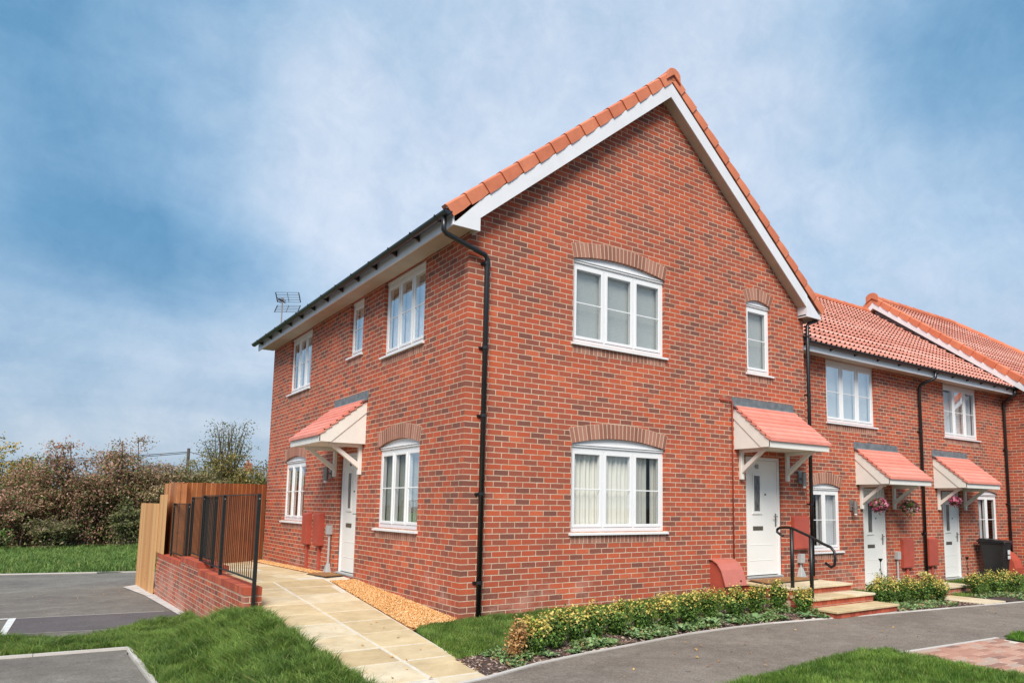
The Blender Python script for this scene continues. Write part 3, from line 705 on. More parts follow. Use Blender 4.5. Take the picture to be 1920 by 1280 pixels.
def meter_box(house, T, u0, u1, z0, z1, d=.08, legs=None, label=None):
    b = MB(T).prism_a([(0, z0), (d, z0), (d, z1-.03), (0, z1)], u0, u1).box(u0+.02, u1-.02, d, d+.006, z0+.02, z1-.055)
    o = b.build('meter_box', 'meter', house, bevel=.006, label=label)
    if legs is not None:
        uc = (u0+u1)/2; MB(T).box(uc-.035, uc+.035, 0, .045, legs, z0).build('conduit', 'meter', o, bevel=.004)
    return o
def hockey(house, T, u, z0, ztop):
    b = MB(T); b.tube([(u, .035, z0), (u, .035, ztop-.12)], .022, 10); b.box(u-.055, u+.055, .0, .09, ztop-.16, ztop)
    b.hexa([(u-.08, 0, z0-.01), (u+.08, 0, z0-.01), (u+.08, .10, z0-.01), (u-.08, .10, z0-.01)], [(u-.028, .01, z0+.16), (u+.028, .01, z0+.16), (u+.028, .062, z0+.16), (u-.028, .062, z0+.16)])
    return b.build('cable_inlet', 'grey', house, bevel=.003)
def wall_light(house, T, u, z):
    b = MB(T); b.box(u-.05, u+.05, 0, .03, z-.11, z+.11); b.tube([(u, .03, z-.03), (u, .10, z-.03), (u, .11, z-.08)], .018, 8); b.tube([(u, .11, z-.16), (u, .11, z+.08)], .042, 12)
    o = b.build('wall_light', 'steel', house); MB(T).tube([(u, .112, z-.195), (u, .112, z-.16)], .03, 10).build('lamp_lens', 'upvc', o); return o
def downpipe(house, pts, clips=(), r=.034):
    o = MB(Txyz).tube(pts, r, 12).build('downpipe', 'black', house, smooth=True)
    for (x, y, z) in clips:
        MB(Txyz).tube([(x, y, z-.02), (x, y, z+.02)], r+.008, 12).box(x-.07, x+.07, y+r-.002, y+r+.02, z-.012, z+.012).build('pipe_clip', 'black', o)
    return o
def gutter(house, A, B, out, r=.058, nb=10):
    """half-round gutter from A to B; out = horizontal unit vector pointing away from wall"""
    A = Vector(A); B = Vector(B); out = Vector(out); V = []; k = 9
    for P in (A, B):
        for rr in (r, r-.006):
            for i in range(k):
                t = math.pi*i/(k-1); V.append(tuple(P+out*(-math.cos(t)*rr)+Vector((0, 0, -math.sin(t)*rr))))
    F = []
    for i in range(k-1):
        F += [(i, i+1, 2*k+i+1, 2*k+i), (k+i, k+i+1, 3*k+i+1, 3*k+i)]
        F += [(i, i+1, k+i+1, k+i), (2*k+i, 2*k+i+1, 3*k+i+1, 3*k+i)]
    F += [(0, k, 3*k, 2*k), (k-1, 2*k-1, 4*k-1, 3*k-1)]
    g = MB(Txyz).add(V, F)
    d = (B-A)
    for e in (A, B):   # end stops
        g.add([tuple(e+out*(-math.cos(math.pi*i/8)*r*1.05)+Vector((0, 0, -math.sin(math.pi*i/8)*r*1.05))) for i in range(9)], [tuple(range(9))])
    o = g.build('gutter', 'black', house)
    dn = d.normalized()
    for i in range(nb):
        b = MB(Txyz)
        P = A+d*((i+.35)/nb); q = dn*.018
        for s in (0,):
            pts = [P+out*(-r-.02)+Vector((0, 0, .01)), P+out*(-r-.02)+Vector((0, 0, -.10)), P+out*(-.01)+Vector((0, 0, -r-.012)), P+out*(r+.008)+Vector((0, 0, -.012)), P+out*(r+.008)+Vector((0, 0, .008)), P+out*(r*.2)+Vector((0, 0, -r-.002)), P+out*(-r)+Vector((0, 0, -.02))]
            n = len(pts); vs = [tuple(p-q) for p in pts]+[tuple(p+q) for p in pts]
            b.add(vs, [tuple(range(n)), tuple(range(2*n-1, n-1, -1))]+[(j, (j+1) % n, n+(j+1) % n, n+j) for j in range(n)])
            b.build('gutter_bracket', 'black', o)
    return o

def tile_roof(house, E, along, up, length, slope, period=.165, gauge=.30, name='roof', amp=.023, jit=.003):
    """interlocking tiles: real courses with a wave profile and stepped lower edges"""
    E = np.array(E, float); a = np.array(along, float); u = np.array(up, float); nrm = np.cross(a, u); nrm /= np.linalg.norm(nrm)
    if nrm[2] < 0: nrm = -nrm
    nx = int(length/period*8); xs_ = np.linspace(0, length, nx+1)
    ph = (xs_/period) % 1
    prof = np.where(ph < .45, np.sin(ph/.45*np.pi), 0)*amp + np.where(ph >= .45, -.004*np.sin((ph-.45)/.55*np.pi), 0)
    nc = int(math.ceil(slope/gauge)); V = []; F = []
    for c in range(nc):
        s0 = c*gauge; s1 = min((c+1)*gauge+.02, slope); k0 = len(V)
        colj = rng.normal(0, jit, int(length/(period*2))+3)
        jx = colj[(xs_/(period*2)).astype(int)]
        s1 = min(s1+.05, slope+.02)
        for s, h, pk in ((s0, -.02, 0), (s0, .028, 1), (s1, -.016, .45)):
            for i, x in enumerate(xs_): V.append(E+a*x+u*(s+jx[i]*(s == s0))+nrm*(prof[i]*pk+h))
        m = nx+1
        for i in range(nx):
            if prof[i]+prof[i+1] < amp*.9: F.append((k0+i, k0+i+1, k0+m+i+1, k0+m+i))
            F.append((k0+m+i, k0+m+i+1, k0+2*m+i+1, k0+2*m+i))
    return npmesh(name, V, F, 'rooftile', parent=house)

def verge(house, P0, P1, side, wid=.13, h=.135, n=15, name='verge_tiles'):
    """dry-verge units stepped up a rake from P0 (eave) to P1 (ridge); side = outward horizontal unit vector"""
    P0 = Vector(P0); P1 = Vector(P1); side = Vector(side); d = (P1-P0); L = d.length; d.normalize(); up = side.cross(d)
    if up.z < 0: up = -up
    mb = MB(Txyz)
    for i in range(n):
        a = P0+d*(L*i/n-.015); b = P0+d*(L*(i+1)/n+.012)
        for (q0, q1) in ((a, b),):
            lo, hi = .018, -.004
            def sec(q, k): # outline: outer face & top return, tapering towards the upper end
                return [q+side*(k)+up*(-h+.0), q+side*(k)+up*(.012+k*.5), q+side*(k-.03)+up*(.036+k*.5), q+side*(k-wid)+up*(.036+k*.5), q+side*(k-wid)+up*(.0), q+side*(k-.02)+up*(.0), q+side*(k-.02)+up*(-h)]
            A = sec(q0, lo); m = (q0+q1)/2; Mi = sec(m, lo-.006); B = sec(q1, hi); k = len(A)
            B[0] = B[0]+up*.02; B[6] = B[6]+up*.02
            vs = [tuple(v) for v in A+Mi+B]
            fs = [tuple(range(k)), tuple(range(3*k-1, 2*k-1, -1))]
            for r in range(2): fs += [(r*k+j, r*k+(j+1) % k, (r+1)*k+(j+1) % k, (r+1)*k+j) for j in range(k)]
            mb.add(vs, fs)
    return mb.build(name, 'verge', house, bevel=0)

# ================================================================== corner house
H1 = empty('corner_house', (0, 0, 0), 'red brick corner house with a tall gable and a black downpipe at its near corner', 'house', 'red brick houses of the terrace')
TF = front(0); TL = left(0)
W = 7.01; Lh = 9.59; X1, X2, X3, X4 = 1.693, 3.487, 5.424, 6.065
S1, T1, S2, T2 = 1.056, 2.295, 3.755, 4.989
AP = (3.45, 8.02)
DU0, DU1 = 5.35, 6.325
mb = MB(TF)
ops = [(X1, X2, S1, T1+.105), (X1, X2, S2, T2+.105), (X3, X4, S2, T2+.075), (DU0, DU1, .23, 2.30)]
wall_sheet(mb, 0, W, -.9, 5.0, [o if o[3] < 5 else (o[0], o[1], o[2], 5.2) for o in ops[:1]+ops[3:]]+[(X1, X2, S2, 5.12), (X3, X4, S2, 5.12)])
zt_ = 5.12; k_ = .845
mb.quad((0, 0, 5.0), (X1, 0, 5.0), (X1, 0, zt_), (.03, 0, zt_), (0, 0, 5.09)); mb.quad((X2, 0, 5.0), (X3, 0, 5.0), (X3, 0, zt_), (X2, 0, zt_))
mb.quad((X4, 0, 5.0), (W, 0, 5.0), (6.86, 0, zt_), (X4, 0, zt_))
mb.quad((.03, 0, zt_), (6.86, 0, zt_), (3.455, 0, 8.03))
TLm = MB(TL)
LO = [(1.321, 2.86, S1, T1+.10), (6.68, 8.19, S1, T1+.09), (1.321, 2.86, S2, 4.985), (3.788, 4.443, 3.986, 4.985), (6.68, 8.19, S2, 4.985), (3.74, 4.70, .20, 2.29)]
wall_sheet(TLm, 0, Lh, -.9, 5.0, LO)
mb.v += []; k = len(mb.v); mb.v += TLm.v; mb.f += [tuple(i+k for i in f) for f in TLm.f]
mb.T = None
mb.quad((0, Lh, -.9), (W, Lh, -.9), (W, Lh, 5.0), (W/2, Lh, 7.96), (0, Lh, 5.0)); mb.quad((W, 0, -.9), (W, Lh, -.9), (W, Lh, 5.0), (W, 0, 5.0))
mb.build('wall', 'brick', H1)
MB(Txyz).box(.42, W-.42, .42, Lh-.42, -.5, 4.985).build('dark_interior_box', 'dark', H1)  # added box, coloured dark so the rooms behind the glass look unlit
# main openings
window(H1, TF, X1, X2, S1, T1, 3, .105, 'curtain', covers=[(.0, .66), (.67, .86), (.885, 1)], label='ground floor gable window with pale curtains')
window(H1, TF, X1, X2, S2, T2, 3, .105, 'blind', label='upper gable window with closed grey blind')
window(H1, TF, X3, X4, S2, T2, 1, .075, 'blind', label='narrow single upper window with closed blind')
window(H1, TL, 1.321, 2.86, S1, T1, 3, .10, 'greynet', covers=[(.0, 1)])
window(H1, TL, 6.68, 8.19, S1, T1, 3, .09, 'greynet', covers=[(.0, .18), (.45, .6), (.8, 1)])
window(H1, TL, 1.321, 2.86, S2, 4.98, 3, 0, 'net', covers=[(.02, .98, .17)])
window(H1, TL, 3.788, 4.443, 3.986, 4.98, 1, 0, 'blind')
window(H1, TL, 6.68, 8.19, S2, 4.98, 3, 0, 'net', covers=[(.02, .80, .17)])
for a, b, r in ((X1, X2, .105),): arch_bricks(H1, TF, a, b, T1, r); arch_bricks(H1, TF, a, b, T2, r)
arch_bricks(H1, TF, X3, X4, T2, .075)
arch_bricks(H1, TL, 1.321, 2.86, T1, .10); arch_bricks(H1, TL, 6.68, 8.19, T1, .09)
for T, a, b, z in ((TF, X1, X2, S1), (TF, X1, X2, S2), (TF, X3, X4, S2), (TL, 1.321, 2.86, S1), (TL, 6.68, 8.19, S1), (TL, 1.321, 2.86, S2), (TL, 3.788, 4.443, 3.986), (TL, 6.68, 8.19, S2)):
    sill_bricks(H1, T, a, b, z-.046)
door(H1, TF, DU0, DU1, .235, 2.30, True, '48', 0, label='white front door numbered 48')
door(H1, TL, 3.74, 4.70, .205, 2.29, False, '47', R(-90), label='white side door')
canopy(H1, TF, 5.07, 1.54, 2.392); canopy(H1, TL, 3.45, 1.56, 2.392)
wall_light(H1, TF, 6.79, 1.98); wall_light(H1, TL, 5.05, 1.98)
meter_box(H1, TF, 6.53, 6.96, .70, 1.29)
hockey(H1, TF, 6.74, .22, .62)
meter_box(H1, TL, 5.34, 5.68, .65, 1.25, d=.10, legs=.15); meter_box(H1, TL, 6.08, 6.42, .64, 1.24, d=.09, legs=.14)
hockey(H1, TL, 4.92, .20, 1.03)
# roof over it: both pitches, verge, barge boards, soffits
tp = .839; EX = -.40; EZ = 5.10; RX = 3.48; YV = -.20; RZ = EZ+(RX-EX)*tp
sl = math.hypot(RX-EX, RZ-EZ); ux, uz = (RX-EX)/sl, (RZ-EZ)/sl
tile_roof(H1, (EX, YV+.05, EZ), (0, 1, 0), (ux, 0, uz), Lh+.08-YV, sl, name='roof')
tile_roof(H1, (2*RX-EX, YV+.05, EZ), (0, 1, 0), (-ux, 0, uz), Lh+.08-YV, sl, name='roof')
verge(H1, (EX-.02, YV, EZ+.045), (RX, YV, RZ+.06), (0, -1, 0)); verge(H1, (2*RX-EX+.02, YV, EZ+.045), (RX, YV, RZ+.06), (0, -1, 0))
ap = MB(Txyz)
outl = [(RX-.15, RZ-.12), (RX-.14, RZ+.03), (RX-.09, RZ+.085), (RX-.03, RZ+.11), (RX+.03, RZ+.11), (RX+.09, RZ+.085), (RX+.14, RZ+.03), (RX+.15, RZ-.12), (RX, RZ-.0)]
ap.prism([(a, c) for a, c in outl], YV-.045, YV-.015)
ap.build('ridge_end_cap', 'verge', H1, bevel=.006)
rd = MB(Txyz)
for i in range(22):
    y0 = YV-.01+i*.45; rd.tube([(RX, y0, RZ+.02), (RX, y0+.46, RZ+.015)], [.098, .088], 14)
rd.build('ridge_tiles', 'verge', H1, smooth=False)
bd = MB(Txyz)
def barge(bd, xe, sgn, yv, zlow=5.03, xa=3.45, za=7.985, h=.25, y1=None):
    # board following the rake and boxed end at the eave
    y1 = y1 if y1 is not None else yv+.02
    bd.hexa([(xe, yv, zlow), (xa, yv, za), (xa, y1, za), (xe, y1, zlow)], [(xe, yv, zlow+h), (xa, yv, za+h), (xa, y1, za+h), (xe, y1, zlow+h)])
zl = 7.985-.845*3.45
barge(bd, 0.02, 1, YV, zl+.017); barge(bd, W-.12, -1, YV, 7.985-.845*(W-.12-3.45))
bd.prism([(EX+.06, 4.93), (.045, 4.93), (.045, zl+.28), (EX+.06, zl-.13)], YV-.003, YV+.02)
xr = 2*RX-EX-.06
bd.prism([(W-.15, 4.93), (xr, 4.93), (xr, zl-.13), (W-.15, 7.985-.845*(W-.15-3.45)+.22)], YV-.003, YV+.02)
bd.build('barge_board', 'fascia', H1)
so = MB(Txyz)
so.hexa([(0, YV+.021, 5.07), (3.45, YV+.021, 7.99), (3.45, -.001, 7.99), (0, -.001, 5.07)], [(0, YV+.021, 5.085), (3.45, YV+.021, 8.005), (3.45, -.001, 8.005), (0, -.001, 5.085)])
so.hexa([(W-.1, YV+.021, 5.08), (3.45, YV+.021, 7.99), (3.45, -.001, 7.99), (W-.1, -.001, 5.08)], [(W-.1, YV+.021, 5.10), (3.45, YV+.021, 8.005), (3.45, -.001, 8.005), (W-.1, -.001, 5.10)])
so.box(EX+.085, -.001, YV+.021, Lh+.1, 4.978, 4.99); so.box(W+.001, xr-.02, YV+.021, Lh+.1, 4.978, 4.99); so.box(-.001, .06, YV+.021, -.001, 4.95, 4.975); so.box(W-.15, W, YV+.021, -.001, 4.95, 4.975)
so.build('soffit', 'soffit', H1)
bx_ = MB(Txyz)
MB(Txyz).box(.028, .045, YV+.021, -.001, 4.932, 5.2).build('fascia', 'fascia', H1); MB(Txyz).box(EX+.06, EX+.084, YV+.02, Lh+.12, 4.93, 5.11).build('fascia', 'fascia', H1); MB(Txyz).box(xr-.024, xr, YV+.02, Lh+.12, 4.93, 5.11).build('fascia', 'fascia', H1)
bx_.box(W-.15, W-.13, YV+.021, -.001, 4.932, 5.2)
bx_.build('fascia', 'fascia', H1)
gutter(H1, (EX-.03, YV-.03, 5.085), (EX-.03, Lh+.14, 5.085), (-1, 0, 0), nb=13)
downpipe(H1, [(EX-.03, -.12, 5.05), (EX-.03, -.12, 4.86), (EX+.01, -.12, 4.82), (.20, -.075, 4.68), (.24, -.07, 4.62), (.24, -.06, 4.5), (.24, -.06, .0)],
         [(.24, -.06, 4.58), (.24, -.06, 3.45), (.24, -.06, 2.56), (.24, -.06, 1.56), (.24, -.06, .45)])
downpipe(H1, [(xr+.03, -.10, 5.05), (xr+.03, -.10, 4.97), (xr, -.10, 4.93), (7.10, -.07, 4.86), (7.055, -.06, 4.80), (7.055, -.06, .22)], [(7.055, -.06, 4.6), (7.055, -.06, 3.5), (7.055, -.06, 1.5), (7.055, -.06, .5)])
op = MB(Txyz).tube([(4.72, .0, 3.21), (4.72, -.03, 3.21), (4.98, -.03, 3.205), (5.0, -.03, 3.18), (5.0, -.03, .56)], .013, 8); op.build('overflow_pipe', 'meter', H1, smooth=True)
# tv aerial on its mast
AE = empty('tv_aerial', (-.0, 9.08, 5.5), 'grey television aerial on a thin mast above the far end of the eave', 'aerial')

# ================================================================== terrace
YT = .5; TT = front(YT)
def terrace_unit(name, x0, x1, label, uw, gw, du, can_u, num):
    h = empty(name, (x0, YT, -.22), label, 'house', 'red brick houses of the terrace')
    mb = MB(TT)
    ops = [(uw[0], uw[1], 3.175, 4.46), (gw[0], gw[1], .60, 1.835+.085), (du[0], du[1], -.20, 1.86)]
    wall_sheet(mb, x0, x1, -.9, 4.48, ops)
    mb.T = None
    mb.quad((x0, 8.4, -.9), (x1, 8.4, -.9), (x1, 8.4, 4.48), (x0, 8.4, 4.48))
    for xx in (x0, x1): mb.quad((xx, YT, -.9), (xx, 8.4, -.9), (xx, 8.4, 4.48), (xx, YT, 4.48))
    mb.build('wall', 'brick', h)
    MB(Txyz).box(x0+.2, x1-.2, YT+.42, 8, -.5, 4.47).build('dark_interior_box', 'dark', h)  # added dark box that makes the interior read as unlit
    window(h, TT, uw[0], uw[1], 3.175, 4.46, 3, 0, 'blind' if num == '49' else 'net', covers=None if num == '49' else [(.02, .98, .10)])
    window(h, TT, gw[0], gw[1], .60, 1.835, 2, .085, 'net', covers=[(0.02, .1), (.42, .98, .0)] if num == '49' else [(.3, .45)])
    arch_bricks(h, TT, gw[0], gw[1], 1.835, .085)
    sill_bricks(h, TT, uw[0], uw[1], 3.13); sill_bricks(h, TT, gw[0], gw[1], .555)
    door(h, TT, du[0], du[1], -.19, 1.86, True, num, 0)
    canopy(h, TT, can_u, 1.55, 1.925)
    sl_ = (7.45-4.60)/(4.2-.13); L = math.hypot(4.07, 2.85); s = (0, 4.07/L, 2.85/L)
    e0 = x0 if x0 > 8 else 3.9
    for ro in (tile_roof(h, (e0, .13, 4.615), (1, 0, 0), s, x1-e0, L, name='roof'),
               tile_roof(h, (e0, 8.27, 4.615), (1, 0, 0), (0, -s[1], s[2]), x1-e0, L, name='roof', period=.33)):
        if x0 < 8:   # stop the tiles where they meet the gable house
            bm = bmesh.new(); bm.from_mesh(ro.data); b0 = WL[ro.name]; kill = []
            for f_ in bm.faces:
                c_ = f_.calc_center_median()+b0
                if c_.x < 6.99 and c_.z < EZ+(2*RX-EX-c_.x)*tp-.02: kill.append(f_)
            bmesh.ops.delete(bm, geom=kill, context='FACES'); bm.to_mesh(ro.data); bm.free()
    r = MB(Txyz)
    n = int((x1-e0)/.45)
    for i in range(n+1):
        a = e0+i*.45; b = min(a+.46, x1)
        if b > a+.05: r.tube([(a, 4.2, 7.47), (b, 4.2, 7.465)], [.11, .10], 12)
    r.build('ridge_tiles', 'verge', h)
    MB(Txyz).box(x0, x1, .19, .212, 4.43, 4.61).build('fascia', 'fascia', h)
    MB(Txyz).box(x0, x1, .213, YT-.001, 4.455, 4.467).build('soffit', 'soffit', h)
    gutter(h, (x0, .13, 4.60), (x1, .13, 4.60), (0, -1, 0), nb=6)
    return h
H2 = terrace_unit('terraced_house', 7.012, 11.95, 'red brick mid-terrace house next to the gable, door under a canopy with two flower baskets', (8.40, 10.14), (7.78, 8.785), (9.56, 10.50), 9.34, '49')
H3 = terrace_unit('terraced_house', 11.952, 16.15, 'red brick mid-terrace house farther along, with the black wheelie bin under its small window', (13.06, 14.74), (14.52, 15.57), (12.80, 13.70), 12.46, None)
# details of the terrace
wall_light(H2, TT, 9.12, 1.50)
for h, u0, u1 in ((H2, 10.93, 11.34), (H3, 11.99, 12.37)): meter_box(h, TT, u0, u1, .17, .80, legs=-.2)
hockey(H2, TT, 10.74, -.2, .52)
downpipe(H2, [(12.02, .13, 4.56), (12.02, .13, 4.42), (11.98, .16, 4.38), (11.88, .40, 4.28), (11.87, .44, 4.20), (11.87, .44, -.2)], [(11.87, .44, 3.2), (11.87, .44, 2.0), (11.87, .44, .9)])
downpipe(H3, [(16.02, .13, 4.56), (16.02, .13, 4.42), (16.0, .3, 4.32), (16.06, .44, 4.24), (16.07, .44, 4.15), (16.07, .44, -.2)], [(16.07, .44, 3.0), (16.07, .44, 1.6)])
# white bracket and dark joint beside canopy
# ================================================================== far gable house
H4 = empty('end_house', (16.15, -.5, -.22), 'red brick house at the right edge with an orange verge and higher tiled roof', 'house', 'red brick houses of the terrace')
m4 = MB(Txyz); x0, x1 = 16.152, 22.0
def zs4(y): return 7.60-.742*abs(y-4.0)
m4.quad((x0, -.62, -.9), (x0, 8.6, -.9), (x0, 8.6, zs4(8.6)), (x0, 4.0, 7.6), (x0, -.62, zs4(-.62)))
m4.quad((x1, -.62, -.9), (x1, 8.6, -.9), (x1, 8.6, zs4(8.6)), (x1, 4.0, 7.6), (x1, -.62, zs4(-.62)))
m4.quad((x0, -.62, -.9), (x1, -.62, -.9), (x1, -.62, zs4(-.62)), (x0, -.62, zs4(-.62))); m4.quad((x0, 8.6, -.9), (x1, 8.6, -.9), (x1, 8.6, zs4(8.6)), (x0, 8.6, zs4(8.6)))
m4.build('wall', 'brick', H4)
L4 = math.hypot(4.95, 4.95*.742); s4 = (0, 4.95/L4, 4.95*.742/L4)
XV = 15.93
def roof_clip(o, hip):  # cut the right end to a hip
    bm = bmesh.new(); bm.from_mesh(o.data); w = WL[o.name]
    bmesh.ops.bisect_plane(bm, geom=bm.verts[:]+bm.edges[:]+bm.faces[:], plane_co=Vector(hip[0])-w, plane_no=Vector(hip[1]), clear_outer=True); bm.to_mesh(o.data); bm.free()
o = tile_roof(H4, (XV+.06, -.95, 7.82-4.95*.742), (1, 0, 0), s4, 10, L4, name='roof'); roof_clip(o, ((20.9, 4.0, 7.8), (1, 1.0, 0)))
o = tile_roof(H4, (XV+.06, 8.95, 7.82-4.95*.742), (1, 0, 0), (0, -s4[1], s4[2]), 10, L4, name='roof', period=.33); roof_clip(o, ((20.9, 4.0, 7.8), (1, -1.0, 0)))
o = tile_roof(H4, (20.9+4.95, -.95, 7.82-4.95*.742), (0, 1, 0), (-s4[1], 0, s4[2]), 9.9, L4, name='roof', period=.33); roof_clip(o, ((20.9, 4.0, 7.8), (-1, -1.0, 0))); roof_clip(o, ((20.9, 4.0, 7.8), (-1, 1.0, 0)))
r = MB(Txyz)
for i in range(11): r.tube([(XV+.02+i*.45, 4.0, 7.84), (XV+.02+i*.45+.46, 4.0, 7.835)], [.115, .105], 12)
for i in range(14):
    p = Vector((20.9, 4.0, 7.83)); q = Vector((20.9+4.95, -.95, 7.83-4.95*.742)); a = p+(q-p)*(i/14); b = p+(q-p)*((i+1.05)/14); r.tube([a, b], [.10, .115], 12)
r.build('ridge_tiles', 'verge', H4)
verge(H4, (XV, -.95, 7.87-4.95*.742), (XV, 4.0, 7.87), (-1, 0, 0), n=17)
verge(H4, (XV, 8.95, 7.87-4.95*.742), (XV, 4.0, 7.87), (-1, 0, 0), n=17)
ec = MB(Txyz).prism_a([(3.8, 7.72), (3.8, 7.90), (3.87, 7.97), (3.95, 8.0), (4.05, 8.0), (4.13, 7.97), (4.2, 7.90), (4.2, 7.72), (4.0, 7.84)], XV-.045, XV-.02); ec.build('ridge_end_cap', 'verge', H4)
b4 = MB(Txyz)
for sgn in (-1, 1):
    ye = 4+sgn*4.9
    b4.hexa([(XV+.002, ye, 7.53-4.9*.742), (XV+.002, 4.0, 7.53), (XV+.022, 4.0, 7.53), (XV+.022, ye, 7.53-4.9*.742)], [(XV+.002, ye, 7.76-4.9*.742), (XV+.002, 4.0, 7.76), (XV+.022, 4.0, 7.76), (XV+.022, ye, 7.76-4.9*.742)])
b4.build('barge_board', 'fascia', H4)
b4 = MB(Txyz)
for sgn in (-1, 1):
    ye = 4+sgn*4.9
    b4.hexa([(XV+.023, ye, 7.545-4.9*.742), (XV+.023, 4.0, 7.545), (x0, 4.0, 7.545), (x0, ye, 7.545-4.9*.742)], [(XV+.023, ye, 7.56-4.9*.742), (XV+.023, 4.0, 7.56), (x0, 4.0, 7.56), (x0, ye, 7.56-4.9*.742)])
b4.build('soffit', 'soffit', H4)
fl = MB(Txyz)   # dark lead soaker where the lower roof meets the side wall
sL = 2.85/4.07
fl.hexa([(x0-.10, .2, 4.72), (x0-.10, 4.0, 4.72+3.8*sL), (x0-.002, 4.0, 4.72+3.8*sL), (x0-.002, .2, 4.72)], [(x0-.10, .2, 4.76), (x0-.10, 4.0, 4.76+3.8*sL), (x0-.002, 4.0, 4.90+3.8*sL), (x0-.002, .2, 4.90)])
fl.build('flashing', 'lead', H4)

# aerial parts
ax, ay, az = .08, 9.08, 5.5
MB(Txyz).tube([(ax-.10, ay, 5.45), (ax-.10, ay, 6.14)], .014, 8).build('mast', 'steel', AE)
av = Vector((.80, -.59, 0)); aw = Vector((-.59, -.80, 0))   # reflector faces down the street
def A_(u, v, z): p = Vector((ax, ay, 0))+av*u+aw*v; return (p.x, p.y, z)
def bars(z0, sgn):
    q = MB(Txyz); n = 5
    for i in range(n): q.tube([A_(-.27, -.12+i*.035, z0+sgn*i*.048), A_(.27, -.12+i*.035, z0+sgn*i*.048)], .005, 5)
    for xx in (-.27, 0, .27): q.tube([A_(xx, -.12, z0), A_(xx, -.12+.14, z0+sgn*.192)], .012 if xx else .006, 5)
    q.build('reflector', 'rail', AE)
bars(6.07, 1); bars(5.99, -1)
q = MB(Txyz).tube([A_(-.10, -.1, 6.05), A_(.03, .5, 5.98)], .010, 6)
for i in range(6):
    v = .02+i*.09; z = 6.035-i*.011; x_ = -.08+i*.02
    q.tube([A_(x_-.07, v, z+.03), A_(x_, v, z), A_(x_+.07, v, z-.03)], .005, 5); q.tube([A_(x_+.07, v, z+.03), A_(x_, v, z), A_(x_-.07, v, z-.03)], .005, 5)
q.build('boom', 'rail', AE)

# ------------------------------------------------------------------ steps and handrail
ST = empty('front_steps', (5.85, -1.0, -.16), 'three sandstone topped brick steps up to the front door of the gable house', 'steps')
sb = MB(Txyz); hb = MB(Txyz)
for y0, y1, zt2 in ((-1.09, -.001, .172), (-1.49, -1.091, .052), (-1.89, -1.491, -.078)):
    sb.box(5.066, 6.634, y0+.006, y1, -.4, zt2)
    for r_ in range(2):
        za, zb_ = zt2-.068-.078*r_, zt2-.003-.078*r_
        for i in range(14):
            w_ = 1.58/14; hb.box(5.06+i*w_+.004, 5.06+(i+1)*w_-.004, y0, y0+.05, za, zb_)
        n_ = max(1, round((y1-y0)/.112)); w_ = (y1-y0)/n_
        for i in range(n_):
            for xa, xb in ((5.06, 5.10), (6.60, 6.64)): hb.box(xa, xb, y0+i*w_+(.054 if i == 0 else .004), y0+(i+1)*w_-.004, za, zb_)
sb.build('mortar_bed', 'mortar', ST); hb.build('riser', 'cap', ST)
tr = MB(Txyz)
for y0, y1, z in ((-1.12, -.56, .21), (-.555, -.004, .21), (-1.52, -1.095, .09), (-1.92, -1.495, -.04)):
    for a, b in ((5.04, 5.565), (5.572, 6.11), (6.117, 6.66)): tr.box(a, b, y0, y1, z-.036, z+random.uniform(-.001, .001))
tr.build('tread', 'slab', ST, bevel=.006)
HR = empty('handrail', (5.2, -1.2, .1), 'black tubular handrail with curled ends beside the front steps', 'handrail')
for y, z0, z1 in ((-1.05, .05, 1.10), (-1.40, -.05, .985)):
    MB(Txyz).tube([(5.17, y, z0), (5.17, y, z1)], .03, 12).build('post', 'rail', HR, smooth=True)
pts = [(-.893, .99), (-.83, 1.015), (-.775, 1.05), (-.78, 1.09), (-.83, 1.115), (-.94, 1.124), (-1.05, 1.119), (-1.13, 1.09), (-1.406, .994), (-1.618, .90), (-1.74, .86), (-1.80, .80), (-1.815, .70), (-1.80, .60), (-1.75, .565), (-1.647, .62)]
MB(Txyz).tube([(5.17, y, z) for y, z in pts], .021, 10).build('grab_rail', 'rail', HR, smooth=True)

# gas meter hood
GB = empty('ground_meter_box', (4.68, -.2, 0), 'terracotta ground level meter hood with a curved lid left of the front door', 'meter box')
prof = [(0, .0), (.34, .0), (.34, .20), (.37, .24), (.33, .36), (.27, .47), (.18, .56), (.10, .59), (0, .60)]
MB(TF).prism_a([(0, -.06), (.28, -.06), (.30, .22), (.26, .38), (.18, .50), (.08, .565), (0, .575)], 4.46, 4.90).build('body', 'meter', GB)
lid = MB(TF); q = [(.0, .600), (.09, .592), (.19, .54), (.27, .44), (.31, .34), (.36, .195)]
poly = q+[(b-.014, c-.008) for b, c in reversed(q)]; lid.prism_a(poly, 4.43, 4.93); M['lid'] = simple('faded_terracotta', (.52, .16, .12), .4, .1, 4); lid.build('lid', 'lid', GB)
MB(TF).tube([(4.80, .338, .27), (4.80, .352, .268)], .012, 8).build('latch', 'black', GB)

GB2 = empty('ground_meter_box', (15.9, .25, -.2), 'terracotta meter hood half hidden behind the black wheelie bin', 'meter box')
MB(front(.5)).prism_a([(0, -.25), (.34, -.25), (.36, .0), (.30, .18), (.2, .33), (.08, .40), (0, .41)], 15.55, 15.98).build('body', 'meter', GB2)

